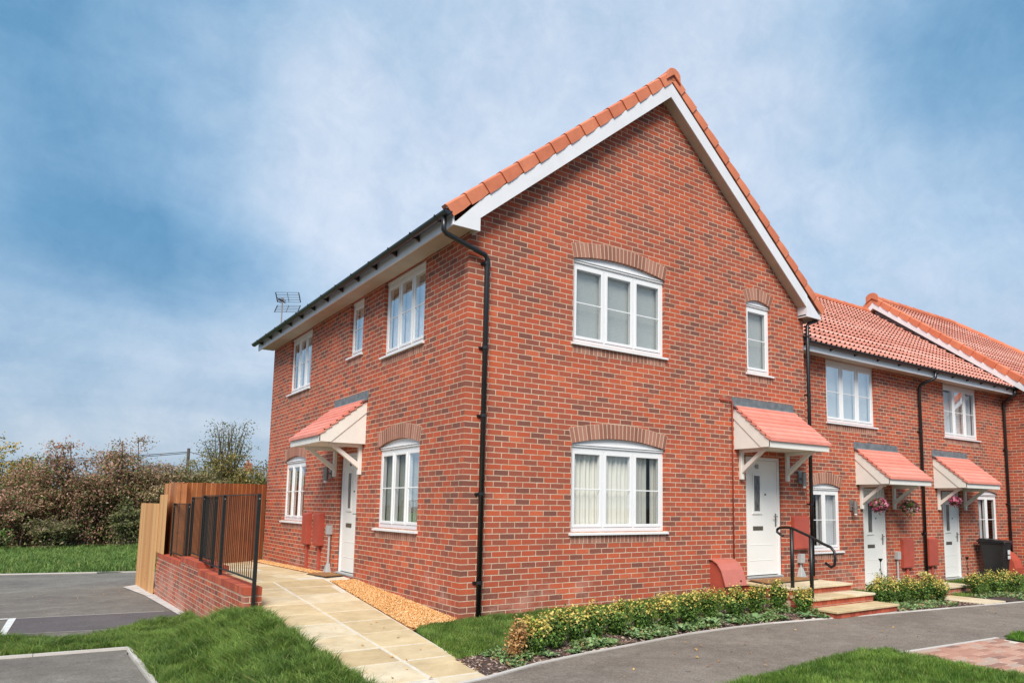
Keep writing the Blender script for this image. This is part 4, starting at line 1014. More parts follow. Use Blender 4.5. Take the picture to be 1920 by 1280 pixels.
# door mats
def mat(name, pts, z, label):
    e = empty(name, (*pts[0], z(pts[0])), label, 'doormat', 'doormats')
    c = Vector((sum(p[0] for p in pts)/4, sum(p[1] for p in pts)/4)); a = [(x, y, z((x, y))) for x, y in pts]
    MB(Txyz).hexa([(x, y, zz+.001) for x, y, zz in a], [(x, y, zz+.010) for x, y, zz in a]).build('backing', 'matedge', e)
    b = [(x+(c.x-x)*.06, y+(c.y-y)*.06, zz) for x, y, zz in a]
    MB(Txyz).hexa([(x, y, zz+.0105) for x, y, zz in b], [(x, y, zz+.024) for x, y, zz in b]).build('coir_pile', 'mat', e)
mat('doormat', [(5.12, -.60), (6.60, -.50), (6.60, -.03), (5.30, -.06)], lambda p: .212, 'wide brown coir doormat on the landing of the front steps')
mat('doormat', [(-.36, 4.02), (-.03, 4.12), (-.03, 4.95), (-.42, 4.85)], lambda p: path_z(p[1])+.004, 'dark edged doormat on the sandstone path at the side door')

# ------------------------------------------------------------------ retaining wall, railings, fences
RW = empty('retaining_wall', (-2.0, 5.5, -.5), 'low red brick retaining wall with a brick-on-edge top between path and parking court', 'wall')
rw = MB(Txyz); XL, XR = -2.10, -1.885
rw.box(XL, XR, 1.80, 9.75, -.9, .235); rw.box(XL+.001, XR-.001, 5.02, 6.72, .235, .335);
rw.build('wall', 'brick', RW)
RW2 = empty('dwarf_wall', (-1.65, 5.5, .1), 'short red brick dwarf wall seen through the railings', 'wall'); MB(Txyz).box(-1.76, -1.55, 5.45, 7.4, -.1, .235).build('wall', 'brick', RW2)
cp = MB(Txyz); cm = MB(Txyz)
def caprow(y0, y1, z, xl=XL, xr_=XR):
    n = round((y1-y0)/.075); w = (y1-y0)/n
    cm.box(xl+.003, xr_-.003, y0+.012, y1-.012, z, z+.1005)
    for i in range(n): cp.box(xl-.002, xr_+.002, y0+i*w+.0045, y0+(i+1)*w-.0045, z+.009, z+.1035+random.uniform(-.001, .001))
caprow(1.80, 5.02, .235); caprow(5.02, 6.72, .335); caprow(6.72, 9.75, .235);
cp.build('coping', 'cap', RW); cm.build('mortar_bed', 'mortar', RW)
cp = MB(Txyz); cm = MB(Txyz); caprow(5.45, 7.4, .235, -1.76, -1.55); cp.build('coping', 'cap', RW2); cm.build('mortar_bed', 'mortar', RW2)
def railing(y0, y1, zb, zt, mids, label, x=-2.0, n=None, p0z=None):
    e = empty('railing', (x, y0, zb-.1), label, 'railing', 'black railings on the retaining wall')
    MB(Txyz).box(x-.02, x+.02, y0, y1, zt-.012, zt).build('top_rail', 'rail', e); MB(Txyz).box(x-.02, x+.02, y0, y1, zb, zb+.012).build('bottom_rail', 'rail', e)
    for i, y in enumerate([y0]+mids+[y1]):
        zlo = p0z if (i == 0 and p0z is not None) else zb-.12
        yo = y-.03 if (i == 0 and p0z is not None) else y
        pst = MB(Txyz).box(x-.022, x+.022, yo-.022, yo+.022, zlo, zt+.004).build('post', 'rail', e, bevel=.003); MB(Txyz).tube([(x, yo-.022, zt-.06), (x, yo-.030, zt-.06)], .012, 6).build('bolt', 'steel', pst)
    n = n or int((y1-y0)/.115)
    bm_ = [y0+(y1-y0)*(i+.5)/n for i in range(n)]
    for y in bm_:
        if min(abs(y-q) for q in [y0]+mids+[y1]) < .035: continue
        MB(Txyz)  .tube([(x, y, zb+.01), (x, y, zt-.01)], .0055, 6, caps=False).build('bar', 'rail', e)
    return e
railing(1.77, 5.44, .43, 1.525, [3.82], 'nearest black railing panel, its first post bolted to the wall end', p0z=.02)
railing(4.62, 6.70, .50, 1.50, [], 'second black railing panel, partly hidden behind the nearest one', x=-1.97)
railing(6.74, 8.42, .41, 1.385, [], 'farthest and lowest black railing panel beside the stepped timber fence', x=-2.02)
def fence(name, pa, pb, z0, z1, mat, label, steps=None, bw=.125):
    e = empty(name, (*pa, z0), label, 'fence', 'timber fences')
    return e
def boards(e, pa, pb, zb, zt, mat, name='panel', face=1, bw=.125, zt2=None, posts=True, rails=True):
    a = Vector((*pa, 0)); b = Vector((*pb, 0)); L = (b-a).length; d = (b-a)/L; nr = Vector((-d.y, d.x, 0))*face; n = max(1, round(L/bw)); w = L/n
    q = MB(Txyz); zt2 = zt if zt2 is None else zt2
    for i in range(n):
        p = a+d*(i*w); r_ = a+d*((i+1)*w+.012); t0 = .006; t1 = .020; o = nr*.006
        zz = zt+(zt2-zt)*(i+.5)/n+random.uniform(-.004, .004); zbb = zb
        P = [p, r_, r_+nr*t0+o, p+nr*t1+o]
        q.hexa([(v.x, v.y, zbb) for v in P], [(v.x, v.y, zz) for v in P])
    q.build(name, mat, e)
    if not rails: return
    pr = MB(Txyz)
    for z in (zb+.25, (zb+zt)/2, zt-.2):
        P = [a-nr*.04, b-nr*.04, b-nr*.002, a-nr*.002]; pr.hexa([(v.x, v.y, z) for v in P], [(v.x, v.y, z+.08) for v in P])
    pr.build('rail', mat, e)
    if not posts: return
    pp = MB(Txyz)
    for v in (a, b): pp.box(v.x-.04-nr.x*.06, v.x+.04-nr.x*.06, v.y-.04-nr.y*.06, v.y+.04-nr.y*.06, zb-.1, zt-.03)
    pp.build('post', mat, e)
FA = empty('timber_fence', (-2.05, 9.8, -.6), 'pale closeboard fence stepping up beyond the retaining wall', 'fence', 'timber fences')
boards(FA, (-2.12, 12.75), (-2.12, 9.80), -.75, 1.372, 'woodlight', face=-1, posts=False); boards(FA, (-2.09, 9.80), (-2.09, 8.92), .345, 1.56, 'woodlight', face=-1, posts=False, rails=False); boards(FA, (-1.94, 10.4), (-1.94, 8.32), .05, 1.81, 'wooddark', face=-1)
FB = empty('timber_fence', (-1.0, 9.0, .1), 'orange brown closeboard fence running from the corner of the house to the stepped fence', 'fence', 'timber fences')
boards(FB, (-1.94, 8.32), (-.02, 9.62), .08, 1.80, 'wooddark', face=-1, zt2=1.835)

# ------------------------------------------------------------------ plants
def leaf_quads(P, Nrm, size, col, asp=.5, seed=0):
    n = len(P); Nrm = Nrm/np.maximum(np.linalg.norm(Nrm, axis=1, keepdims=True), 1e-6)
    t = rng.normal(0, 1, (n, 3)); t -= (t*Nrm).sum(1, keepdims=True)*Nrm; t /= np.linalg.norm(t, axis=1, keepdims=True)+1e-9; b = np.cross(Nrm, t)
    s = size[:, None]
    V = np.stack([P-t*s*.5, P+b*s*asp*.5+Nrm*s*.1, P+t*s*.5-Nrm*s*.08, P-b*s*asp*.5+Nrm*s*.1], 1)
    F = np.arange(n*4).reshape(n, 4); return V.reshape(-1, 3), F, np.repeat(col, 4, 0)
def shrub(x, y, z, h, w, nleaf, label, style='euonymus', group='variegated shrubs in the planting beds', lod=1):
    e = empty('shrub', (x, y, z), label, 'shrub', group)
    w *= random.uniform(.9, 1.2); h *= random.uniform(.85, 1.15); ns = random.choice((9, 11, 13)); stems = MB(Txyz); tips = []
    for i in range(ns):
        a = random.uniform(0, 6.28); r = w*.5*random.uniform(.15, .95); hh = h*random.uniform(.65, 1.05)*(1-.25*(r/(w*.5))**2)
        p0 = (x+random.uniform(-.03, .03), y+random.uniform(-.03, .03), z-.02); p1 = (x+math.cos(a)*r*.7, y+math.sin(a)*r*.7, z+hh*.5); p2 = (x+math.cos(a)*r, y+math.sin(a)*r, z+hh)
        stems.tube([p0, p1, p2], [.006, .004, .002], 4, caps=False); tips.append((p0, p1, p2))
    stems.build('stem', 'twig', e)
    T_ = np.array(tips); k = rng.integers(0, ns, nleaf); t = rng.beta(2.2, 1.1, nleaf)[:, None]
    P = T_[k, 0]*(1-t)**2+2*T_[k, 1]*t*(1-t)+T_[k, 2]*t*t
    P = P+rng.normal(0, 1, (nleaf, 3))*np.array([.034, .034, .026])*(.6+h)
    hgt = np.clip((P[:, 2]-z)/h, 0, 1)
    d = P-np.array([x, y, z+h*.3]); nn = d/np.linalg.norm(d, axis=1, keepdims=True)+rng.normal(0, .8, (nleaf, 3))+np.array([0, 0, .5])
    u = rng.random(nleaf)
    if style == 'euonymus':
        g0 = np.array((.05, .12, .025)); g1 = np.array((.17, .28, .06)); ye = np.array((.66, .50, .10)); cr = np.array((.76, .62, .22))
        col = g0+(g1-g0)*u[:, None]
        py = np.clip((hgt-.42)*1.9, 0, .92)*(.35+.9*value_noise(P[:, 0], P[:, 1], 6, 4)); yy = rng.random(nleaf) < py
        col[yy] = (ye+(cr-ye)*rng.random((nleaf, 1)))[yy]; lime = (~yy) & (rng.random(nleaf) < .12); col[lime] = (.26, .40, .06)
    elif style == 'brown': 
        col = np.array((.42, .20, .07))+(np.array((.62, .40, .17))-np.array((.42, .20, .07)))*u[:, None]
    else:
        col = np.array((.03, .07, .02))+np.array((.10, .13, .03))*u[:, None]
    V, F, C = leaf_quads(P, nn, rng.uniform(.024, .046, nleaf)*lod, col, .55)
    npmesh('foliage', V, F, 'leaf', C, parent=e); return e
lab = 'cream and green variegated shrub'
SH = [(-.36, -1.93, .34, .18, 500, 'dying brown shrub with dry leaves at the near end of the bed', 'brown'),
      (-.10, -1.86, .36, .34, 1500, lab+', first green one from the path end of the bed', 0),
      (.22, -1.74, .38, .36, 1600, lab+', second from the path end of the bed', 0),
      (.60, -1.62, .40, .34, 1500, lab+', third from the path end of the bed', 0),
      (.95, -1.55, .38, .30, 1300, lab+' left of centre below the gable window', 0),
      (1.32, -1.47, .42, .34, 1500, lab+' under the left part of the gable window', 0),
      (1.72, -1.44, .42, .36, 1500, lab+' under the middle of the gable window', 0),
      (2.15, -1.40, .42, .36, 1500, lab+' under the right part of the gable window', 0),
      (2.6, -1.35, .42, .38, 1500, lab+' just right of the gable window', 0),
      (3.1, -1.32, .44, .40, 1500, lab+' midway between gable window and meter hood', 0),
      (3.6, -1.25, .46, .42, 1500, lab+' in front of the ground meter hood', 0),
      (4.1, -1.22, .44, .42, 1500, lab+' left of the handrail posts, behind broad weeds', 0),
      (4.55, -1.25, .46, .40, 1500, lab+' tight beside the handrail', 0),
      (4.88, -1.45, .40, .30, 1100, lab+' at the foot of the handrail by the lowest step', 0),
      (7.05, -1.30, .50, .42, 1300, lab+' right beside the steps, in front of the terrace', 0),
      (7.5, -1.25, .46, .46, 1400, lab+' in front of the second white door', 0),
      (7.95, -1.32, .50, .48, 1400, lab+' right of the second white door, the yellowest one', 0),
      (8.4, -1.40, .46, .46, 1400, lab+' left of the terrace downpipe', 0),
      (8.8, -1.45, .46, .42, 1300, lab+' at the edge of the flagstones to the third door', 0),
      (10.4, -1.35, .46, .50, 1300, lab+' in front of the wheelie bin', 0),
      (10.95, -1.45, .50, .50, 1300, lab+' near the right edge of the picture', 0),
      (11.5, -1.5, .48, .50, 1200, lab+' cut by the right edge of the picture', 0)]
for x, y, h, w, n, lb, st in SH: shrub(x, y, lot_z(x, y), h, w, int(n*1.8), lb, st if st else 'euonymus')
def cover(name, poly, n, label, sz=.045):
    x, y = scatter(poly, n); keep = value_noise(x, y, 3.2, 21) > .42; x, y = x[keep], y[keep]; m = len(x)
    z = vz(lot_z, x, y)+.01+rng.random(m)*.09*value_noise(x, y, 3.2, 21)
    u = rng.random((m, 1)); col = np.array((.10, .19, .05))+(np.array((.34, .46, .20))-np.array((.10, .19, .05)))*u
    br = rng.random(m) < .12; col[br] = (.40, .24, .12)
    V, F, C = leaf_quads(np.stack([x, y, z], 1), rng.normal(0, .45, (m, 3))+np.array([0, 0, 1]), rng.uniform(.5, 1.4, m)*sz, col, .7)
    tag(npmesh(name, V, F, 'leaf', C), label, 'ground cover', None, 'stuff')
cover('ground_cover', [(x, kerb_y(x)+.04) for x in bx[1:]]+[(x, kerb_y(x)+.62) for x in reversed(bx[1:])], 2600, 'pale green weeds and seedlings covering the mulch along the kerb')
cover('ground_cover', [(6.7, -1.95), (9.0, -2.15), (9.0, -1.5), (6.7, -1.3)], 1300, 'low green weeds under the shrubs right of the steps')
cover('ground_cover', [(9.9, -2.22), (13, -2.5), (13, -1.6), (9.9, -1.4)], 900, 'low green weeds under the shrubs in front of the bin')
def litter(poly, n, fn, label):
    x, y = scatter(poly, n); m = len(x); z = vz(fn, x, y)+.012; c = np.array((.45, .20, .06))+np.array((.25, .25, .10))*rng.random((m, 1))
    V, F, C = leaf_quads(np.stack([x, y, z], 1), rng.normal(0, .25, (m, 3))+np.array([0, 0, 1]), rng.uniform(.02, .05, m), c, .7)
    tag(npmesh('fallen_leaves', V, F, 'leaf', C), label, 'leaves', None, 'stuff')
litter([(-1.9, -2.3), (-.9, -2.2), (-.75, .3), (-1.9, .5)], 7, path_z_xy, 'a few dry leaves blown onto the sandstone path')
litter([(0, -3.5), (9, -3.6), (9, -2.25), (3.2, -1.75), (0, -2.3)], 3.5, lambda x, y: kerb_z(x), 'scattered dry leaves on the tarmac footpath')
litter([(-4.5, 4.7), (-2.3, 5.4), (-2.3, 12), (-6, 12)], 1.6, lambda x, y: park_z(y), 'scattered dry leaves on the parking court')
# reddish plant in a low pot by door two, rock, iron stakes
shrub(7.6, -.25, lot_z(7.6, -.25), .20, .5, 260, 'low red leaved plant beside the second white door', 'brown', None)
def weed(x, y, r, kind, label):
    z = lot_z(x, y)
    e = empty('weed', (x, y, z), label, 'plant', 'low weeds along the footpath kerb')
    n = 34 if kind == 'rosette' else 60; V = []; F = []; C = []
    for i in range(n):
        a = random.uniform(0, 6.28); L = r*random.uniform(.5, 1.1); wd = L*(.30 if kind == 'rosette' else .42); lift = random.uniform(.15, .8)
        k = len(V); cc, ss = math.cos(a), math.sin(a); off = r*random.uniform(0, .5 if kind == 'rosette' else .9); ox, oy = cc*off*.6, ss*off*.6
        if kind != 'rosette': a += random.uniform(-1, 1); cc, ss = math.cos(a), math.sin(a); L *= .55; wd = L*.5
        for t, ww, hh in ((0, .15, 0), (.4, .9, .55), (.75, 1, .7), (1, .1, .55)):
            for s in (-1, 1): V.append((x+ox+cc*L*t-ss*wd*.5*ww*s, y+oy+ss*L*t+cc*wd*.5*ww*s, z+.012+lift*L*hh+.1*L*abs(s)*0))
        F += [(k, k+1, k+3, k+2), (k+2, k+3, k+5, k+4), (k+4, k+5, k+7, k+6)]
        u = random.random(); c = (.14+.20*u, .26+.22*u, .09+.14*u); C += [c]*8
    npmesh('foliage', V, F, 'leaf', np.array(C), parent=e)
WD = [(.30, -1.98, .10, 'small'), (.75, -1.80, .16, 'rosette'), (1.0, -1.72, .12, 'small'), (1.45, -1.68, .15, 'rosette'), (1.75, -1.66, .17, 'small'), (2.25, -1.55, .17, 'rosette'), (2.6, -1.52, .15, 'small'), (2.95, -1.48, .18, 'rosette'), (3.35, -1.48, .16, 'small'), (3.75, -1.50, .17, 'rosette'), (4.2, -1.54, .17, 'small'), (4.7, -1.62, .15, 'rosette'), (4.95, -1.75, .12, 'small'), (-.02, -2.02, .09, 'rosette'), (-.55, -1.72, .10, 'small'), (1.95, -1.28, .2, 'small'), (3.4, -1.25, .2, 'small')]
wl = ['small green weed at the kerb near the brown shrub', 'pale broad leaved weed at the kerb', 'spreading weed on bare mulch', 'large pale rosette beside the kerb below the gable window', 'dense leafy weed below the gable window', 'rosette weed at the kerb right of the window', 'leafy weed among the shrub stems', 'grey green rosette in front of the meter hood', 'low spreading weed in front of the meter hood', 'broad rosette left of the handrail', 'bushy weed at the kerb left of the steps', 'rosette at the foot of the handrail', 'small weed touching the lowest step', 'tiny rosette at the dry end of the bed', 'small weed at the corner of lawn and bed', 'weed behind the shrubs under the window', 'weed behind the shrubs near the meter hood']
for (x, y, r_, k_), l_ in zip(WD, wl): weed(x, y, r_, k_, l_)
rk = bpy.data.meshes.new('rock'); bm = bmesh.new(); bmesh.ops.create_icosphere(bm, subdivisions=3, radius=.17)
for v in bm.verts:
    v.co *= 1+.18*math.sin(v.co.x*31+1)*math.cos(v.co.y*27)+.1*math.sin(v.co.z*40); v.co.z *= .42; v.co.y *= .7
bm.to_mesh(rk); bm.free(); rk.materials.append(M['stone'])
o = bpy.data.objects.new('rock', rk); COL.objects.link(o); o.location = (11.25, .18, .02); tag(o, 'yellow rockery stone on the brick pier below the meter box', 'stone')
pb = MB(Txyz).box(11.0, 11.5, .05, .44, -.3, -.04); o = pb.build('brick_pier', 'brick'); tag(o, 'low brick pier carrying the yellow stone beside the downpipe', 'pier')
def stake(x, y, z0, h, label):
    q = MB(Txyz).tube([(x, y, z0), (x+.01, y, z0+h*.5), (x-.01, y, z0+h)], .007, 6)
    for k, s in ((.62, 1), (.74, -1), (.45, -1), (.3, 1)):
        q.tube([(x, y, z0+h*k), (x+s*.04, y, z0+h*(k+.05)), (x+s*.055, y, z0+h*(k+.01)), (x+s*.03, y, z0+h*(k-.02))], .007, 5)
    q.tube([(x, y, z0+h), (x, y, z0+h+.06)], [.012, .045], 8)
    o = q.build('garden_stake', 'rail', loc=(x, y, z0)); tag(o, label, 'garden ornament', 'iron garden stakes')
stake(8.75, -.35, -.19, .62, 'scrolled black iron stake in front of the second white door'); stake(12.2, -.3, -.2, .55, 'scrolled black iron stake in front of the third white door')

# flagstones and brick step to the third door
q = MB(Txyz)
for i, (a, b) in enumerate(((9.05, 9.42), (9.43, 9.80))):
    for j in range(2): q.box(a, b, -2.12+j*.5+.006, -1.62+j*.5-.006, kerb_z(9.4)-.03, kerb_z(9.4)+.006)
o = q.build('flagstones', 'slab', bevel=.004); o['kind'] = 'structure'
e = empty('brick_step', (10.6, -.7, -.2), 'low brick step topped with sandstone before the third white door', 'step')
MB(Txyz).box(9.9, 10.75, -1.05, -.45, -.3, -.075).build('riser', 'brick', e); MB(Txyz).box(9.88, 10.77, -1.08, -.43, -.074, -.035).build('tread', 'slab', e, bevel=.006)
e = empty('brick_step', (9.9, .2, -.2), 'sandstone doorstep half hidden by shrubs under the second white door', 'step')
MB(Txyz).box(9.3, 10.7, -.15, .49, -.4, -.26).build('riser', 'brick', e); MB(Txyz).box(9.28, 10.72, -.18, .49, -.259, -.22).build('tread', 'slab', e, bevel=.006)

# hanging baskets
def basket(x, y, z, r, label, pinks=.45, hang=.45):
    e = empty('hanging_basket', (x, y, z), label, 'hanging basket', 'flower baskets at the terrace doors')
    b = MB(Txyz); n = 14; rings = []
    vs = []; fs = []
    for i in range(6):
        t = i/5*math.pi/2; rr = r*.62*math.sin(t+.12); zz = z-r*.55*math.cos(t)
        for k in range(n): vs.append((x+rr*math.cos(6.283*k/n), y+rr*math.sin(6.283*k/n), zz))
    fs = [(i*n+k, i*n+(k+1) % n, (i+1)*n+(k+1) % n, (i+1)*n+k) for i in range(5) for k in range(n)]
    b.add(vs, fs).build('pot', 'cream', e, smooth=True)
    w = MB(Txyz)
    for k in range(3): w.tube([(x+r*.5*math.cos(k*2.09), y+r*.5*math.sin(k*2.09), z), (x, y, z+hang)], .0035, 4)
    w.build('chain', 'rail', e)
    m = 900; P = rng.normal(0, 1, (m, 3)); P /= np.linalg.norm(P, axis=1, keepdims=True); P *= (rng.random((m, 1))**.4)
    P = P*np.array([r, r, r*.72])+np.array([x, y, z+r*.12]); P[:, 2] -= np.where(rng.random(m) < .2, rng.uniform(0, r*.5, m), 0)
    u = rng.random(m); col = np.array((.04, .09, .02))+np.array((.12, .12, .03))*u[:, None]
    fl = rng.random(m) < pinks*(.25+1.2*value_noise(P[:, 0]*3, P[:, 2]*3, 2.2, 6)); pk = np.array((.34, .035, .11))+np.array((.50, .38, .38))*(rng.random((m, 1))**2.2); col[fl] = pk[fl]
    nn = (P-np.array([x, y, z]))+rng.normal(0, .1, (m, 3)); sz = np.where(fl, rng.uniform(.05, .085, m), rng.uniform(.03, .06, m))
    V, F, C = leaf_quads(P[~fl], nn[~fl], sz[~fl], col[~fl], .6); npmesh('foliage', V, F, 'leaf', C, parent=e)
    V, F, C = leaf_quads(P[fl], nn[fl], sz[fl], col[fl], .95); npmesh('flowers', V, F, 'leaf', C, parent=e)
basket(9.17, -.10, 1.50, .175, 'hanging basket of pink flowers in front of the second white door', .5, .42)
MB_ = basket(10.70, .12, 1.46, .19, 'hanging basket with fewer pink flowers against the bricks by the downpipe', .28, .40)
basket(12.60, .10, 1.62, .13, 'small hanging bunch of dark pink flowers at the third white door', .6, .30)

# wheelie bin
BN = empty('wheelie_bin', (14.35, 0, -.22), 'black wheelie bin with white stickers under the small terrace window', 'wheelie bin')
b = MB(Txyz); bx0, bx1, by0, by1 = 14.12, 14.54, -.22, .34
b.hexa([(bx0+.06, by0+.08, -.20), (bx1-.06, by0+.08, -.20), (bx1-.06, by1-.12, -.20), (bx0+.06, by1-.12, -.20)], [(bx0, by0, .66), (bx1, by0, .66), (bx1, by1, .66), (bx0, by1, .66)])
b.box(bx0-.02, bx1+.02, by0-.02, by1+.02, .63, .67); b.build('body', 'black', BN, bevel=.012)
MB(Txyz).hexa([(bx0-.03, by0-.05, .67), (bx1+.03, by0-.05, .67), (bx1+.03, by1+.04, .67), (bx0-.03, by1+.04, .67)], [(bx0+.0, by0-.0, .72), (bx1-.0, by0-.0, .72), (bx1-.0, by1+.0, .76), (bx0+.0, by1+.0, .76)]).tube([(bx0, by1+.06, .70), (bx1, by1+.06, .70)], .02, 8).build('lid', 'black', BN, bevel=.01)
for a in (bx0-.02, bx1-.03): MB(Txyz).tube([(a, by1-.06, -.12), (a+.05, by1-.06, -.12)], .10, 16).build('wheel', 'black', BN)
MB(Txyz).box(bx0+.2, bx0+.32, by0-.012, by0-.004, .40, .50).box(bx0+.2, bx0+.32, by0-.010, by0-.003, .29, .37).build('sticker', 'sticker', BN)

# ------------------------------------------------------------------ hedge, trees, pole, far cottage
def bush(x, y, z, h, w, nleaf, c0, c1, label, cat='tree', name='hawthorn_bush', lsz=.092, group='hawthorn and bramble hedge beyond the meadow', droop=.35, ns=46, depth=None, bare=0):
    e = empty(name, (x, y, z), label, cat, group); depth = depth or w*.6
    st = MB(Txyz); tips = []
    for i in range(ns):
        a = random.uniform(0, 6.28); rr = math.sqrt(random.random()); tx = x+math.cos(a)*rr*w*.5; ty = y+math.sin(a)*rr*depth*.5
        top = h*(1-.38*rr**2)*random.uniform(.62, 1.05)
        p0 = np.array((x+random.uniform(-.35, .35)*w*.5, y+random.uniform(-.2, .2), z-.1)); p2 = np.array((tx, ty, z+top)); p1 = (p0+p2)/2+np.array((random.uniform(-.2, .2), random.uniform(-.2, .2), h*.18))
        p3 = p2+np.array((math.cos(a)*w*.08*random.uniform(.3, 1.6), math.sin(a)*.3, -droop*random.uniform(0, .8)+random.uniform(0, .25)))
        tips.append((p0, p1, p2, p3)); st.tube([p0, p1*.5+p0*.25+p2*.25, p2, p3], [.05, .03, .014, .006], 4, caps=False)
    st.build('trunk', 'twig', e)
    T_ = np.array(tips); k = rng.integers(0, ns, nleaf); t = rng.beta(1.3, 1.0, nleaf)[:, None]
    P = T_[k, 0]*(1-t)**3+3*T_[k, 1]*t*(1-t)**2+3*T_[k, 2]*t*t*(1-t)+T_[k, 3]*t**3
    side = rng.normal(0, 1, (nleaf, 3))*np.array([.42, .35, .20])*np.clip(h/4, .5, 1.2)*(1-.55*t)
    P = P+side; P[:, 2] = np.maximum(P[:, 2], z+.05)
    if bare: keep = (P[:, 2] < z+h*bare) | (rng.random(nleaf) < .10); P = P[keep]
    m = len(P); u = np.clip(rng.random(m)*.6+.6*value_noise(P[:, 0], P[:, 2]+P[:, 1], .9, 12)-.1, 0, 1)[:, None]
    col = np.array(c0)*(1-u)+np.array(c1)*u
    hgt = (P[:, 2]-z)/h; gr = (rng.random(m) < .30*(1-hgt)+.20); col[gr] = np.array((.09, .13, .04))+rng.random((gr.sum(), 1))*np.array((.16, .15, .05))
    pale = rng.random(m) < .05; col[pale] = (.40, .30, .22)
    nn = rng.normal(0, 1, (m, 3))+np.array([0, -.3, .6])
    V, F, C = leaf_quads(P, nn, rng.uniform(.6, 1.45, m)*lsz, col, .55); npmesh('crown', V, F, 'leaf', C, parent=e); return e
red0, red1 = (.26, .13, .09), (.52, .29, .20); br0, br1 = (.27, .19, .10), (.52, .38, .22)
gn0, gn1 = (.10, .125, .045), (.33, .31, .13)
HB = [(-7.2, 30.2, 3.3, 4.4, red0, br1, 'reddish brown hawthorn at the left edge of the hedge'),
      (-5.2, 29.6, 3.1, 3.8, red0, red1, 'dark red hawthorn below the yellow tree'),
      (-3.8, 29.9, 3.7, 3.4, br0, red1, 'brown hawthorn left of the tallest clump'),
      (-2.4, 29.5, 4.75, 3.2, red0, red1, 'tall arching red leaved hawthorn, the left of the two peaks'),
      (-.95, 29.6, 4.6, 3.0, br0, red1, 'tall hawthorn forming the right peak of the hedge'),
      (.35, 29.2, 3.6, 2.8, red0, br1, 'hawthorn sloping down to the timber fence'),
      (1.5, 29.6, 3.8, 2.8, gn0, br1, 'thin brown bush behind the fence top'),
      (-6.6, 28.6, 1.5, 2.0, (.06, .08, .03), gn1, 'low bramble at the left foot of the hedge'),
      (-3.6, 28.5, 1.3, 1.7, gn0, (.36, .27, .16), 'low dry bramble at the middle foot of the hedge'),
      (-.9, 28.5, 1.9, 1.5, gn0, (.36, .30, .17), 'bramble with pale stems at the foot of the right peak'),
      (.5, 28.3, 1.1, 1.4, gn0, gn1, 'small bramble at the foot of the hedge next to the fence'),
      (2.6, 29.2, 3.3, 2.8, br0, (.30, .22, .08), 'dense bush above the back fence'),
      (-6.8, 32.5, 2.8, 4.2, gn0, gn1, 'dark bush behind the left end of the hedge'),
      (-4.2, 32.2, 3.0, 3.8, gn0, br1, 'dark bush behind the left middle of the hedge'),
      (-1.8, 32.2, 3.2, 3.8, gn0, gn1, 'dark bush behind the two hedge peaks'),
      (.6, 32.0, 3.0, 3.6, gn0, br1, 'dark bush behind the hedge next to the fence')]
for x, y, h, w, c0, c1, lb in HB: bush(x, y, -.48, h, w, int(3500*h), c0, c1, lb, 'bush', ns=random.randint(34, 54))
bush(-6.6, 41, -.45, 5.2, 6.0, 20000, (.30, .20, .03), (.62, .42, .06), 'yellow autumn tree behind the left end of the hedge', 'tree', 'yellow_tree', .13, None, ns=60)
bush(3.3, 31.2, -.45, 4.5, 4.0, 19000, (.15, .12, .04), (.45, .34, .10), 'ochre leaved tree with gaps behind the back fence', 'tree', 'ochre_tree', .10, None, ns=60)
bush(3.35, 31.6, 1.5, 4.6, 2.3, 2600, (.08, .08, .05), (.2, .18, .09), 'nearly bare leaning tree top rising above the back fence', 'tree', 'bare_tree', .09, None, ns=26, droop=0)
bush(2.0, 40, -.4, 3.5, 3, 5000, (.12, .2, .03), (.35, .48, .08), 'bright green bush beyond the telegraph pole', 'bush', 'green_bush', .12, None)
bush(5.3, 31.0, -.45, 4.0, 2.2, 5000, (.07, .07, .03), (.24, .19, .07), 'dark twiggy tree right against the house corner', 'tree', 'twiggy_tree', .10, None)
bush(-5.9, 27.3, -.50, .9, 2.4, 1500, (.08, .16, .03), (.2, .34, .07), 'bright green nettle clump at the foot of the hedge', 'bush', 'nettle_clump', .10, None)
PL = empty('telegraph_pole', (4.6, 50.97, -.4), 'wooden telegraph pole with overhead wires rising behind the hedge', 'pole')
MB(Txyz).tube([(4.6, 50.97, -.5), (4.6, 50.97, 5.25)], [.14, .10], 10).build('pole', 'polewood', PL)
w_ = MB(Txyz)
for (a, b) in (((4.6, 50.97, 5.0), (-14, 50.0, 3.3)), ((4.6, 50.97, 5.0), (14, 52, 3.8)), ((4.6, 50.97, 4.9), (-14, 50.0, 3.15))):
    a, b = Vector(a), Vector(b); w_.tube([a+(b-a)*t+Vector((0, 0, -1.0*t*(1-t))) for t in [i/10 for i in range(11)]], .022, 4)
w_.build('wire', 'rail', PL)
PL2 = MB(Txyz).tube([(5.75, 52, -.4), (5.75, 52, 3.75)], .06, 8).build('thin_post', 'polewood', loc=(5.75, 52, -.4)); tag(PL2, 'thin dark post right of the telegraph pole', 'post')
CT = empty('cottage', (9.6, 52, -.4), 'distant cottage with grey slate roof and brick chimney seen beside the house corner', 'house')
MB(Txyz).box(7.6, 12.5, 50, 56, -.6, 2.4).build('wall', 'brick', CT)
MB(Txyz).prism_a([(49.6, 2.3), (53, 4.0), (56.4, 2.3)], 7.4, 12.7).build('roof', 'slate', CT)
MB(Txyz).box(8.85, 9.3, 52.4, 53.2, 3.3, 4.45).tube([(9.05, 52.8, 4.45), (9.05, 52.8, 4.7)], .10, 8).build('chimney', 'brick', CT)

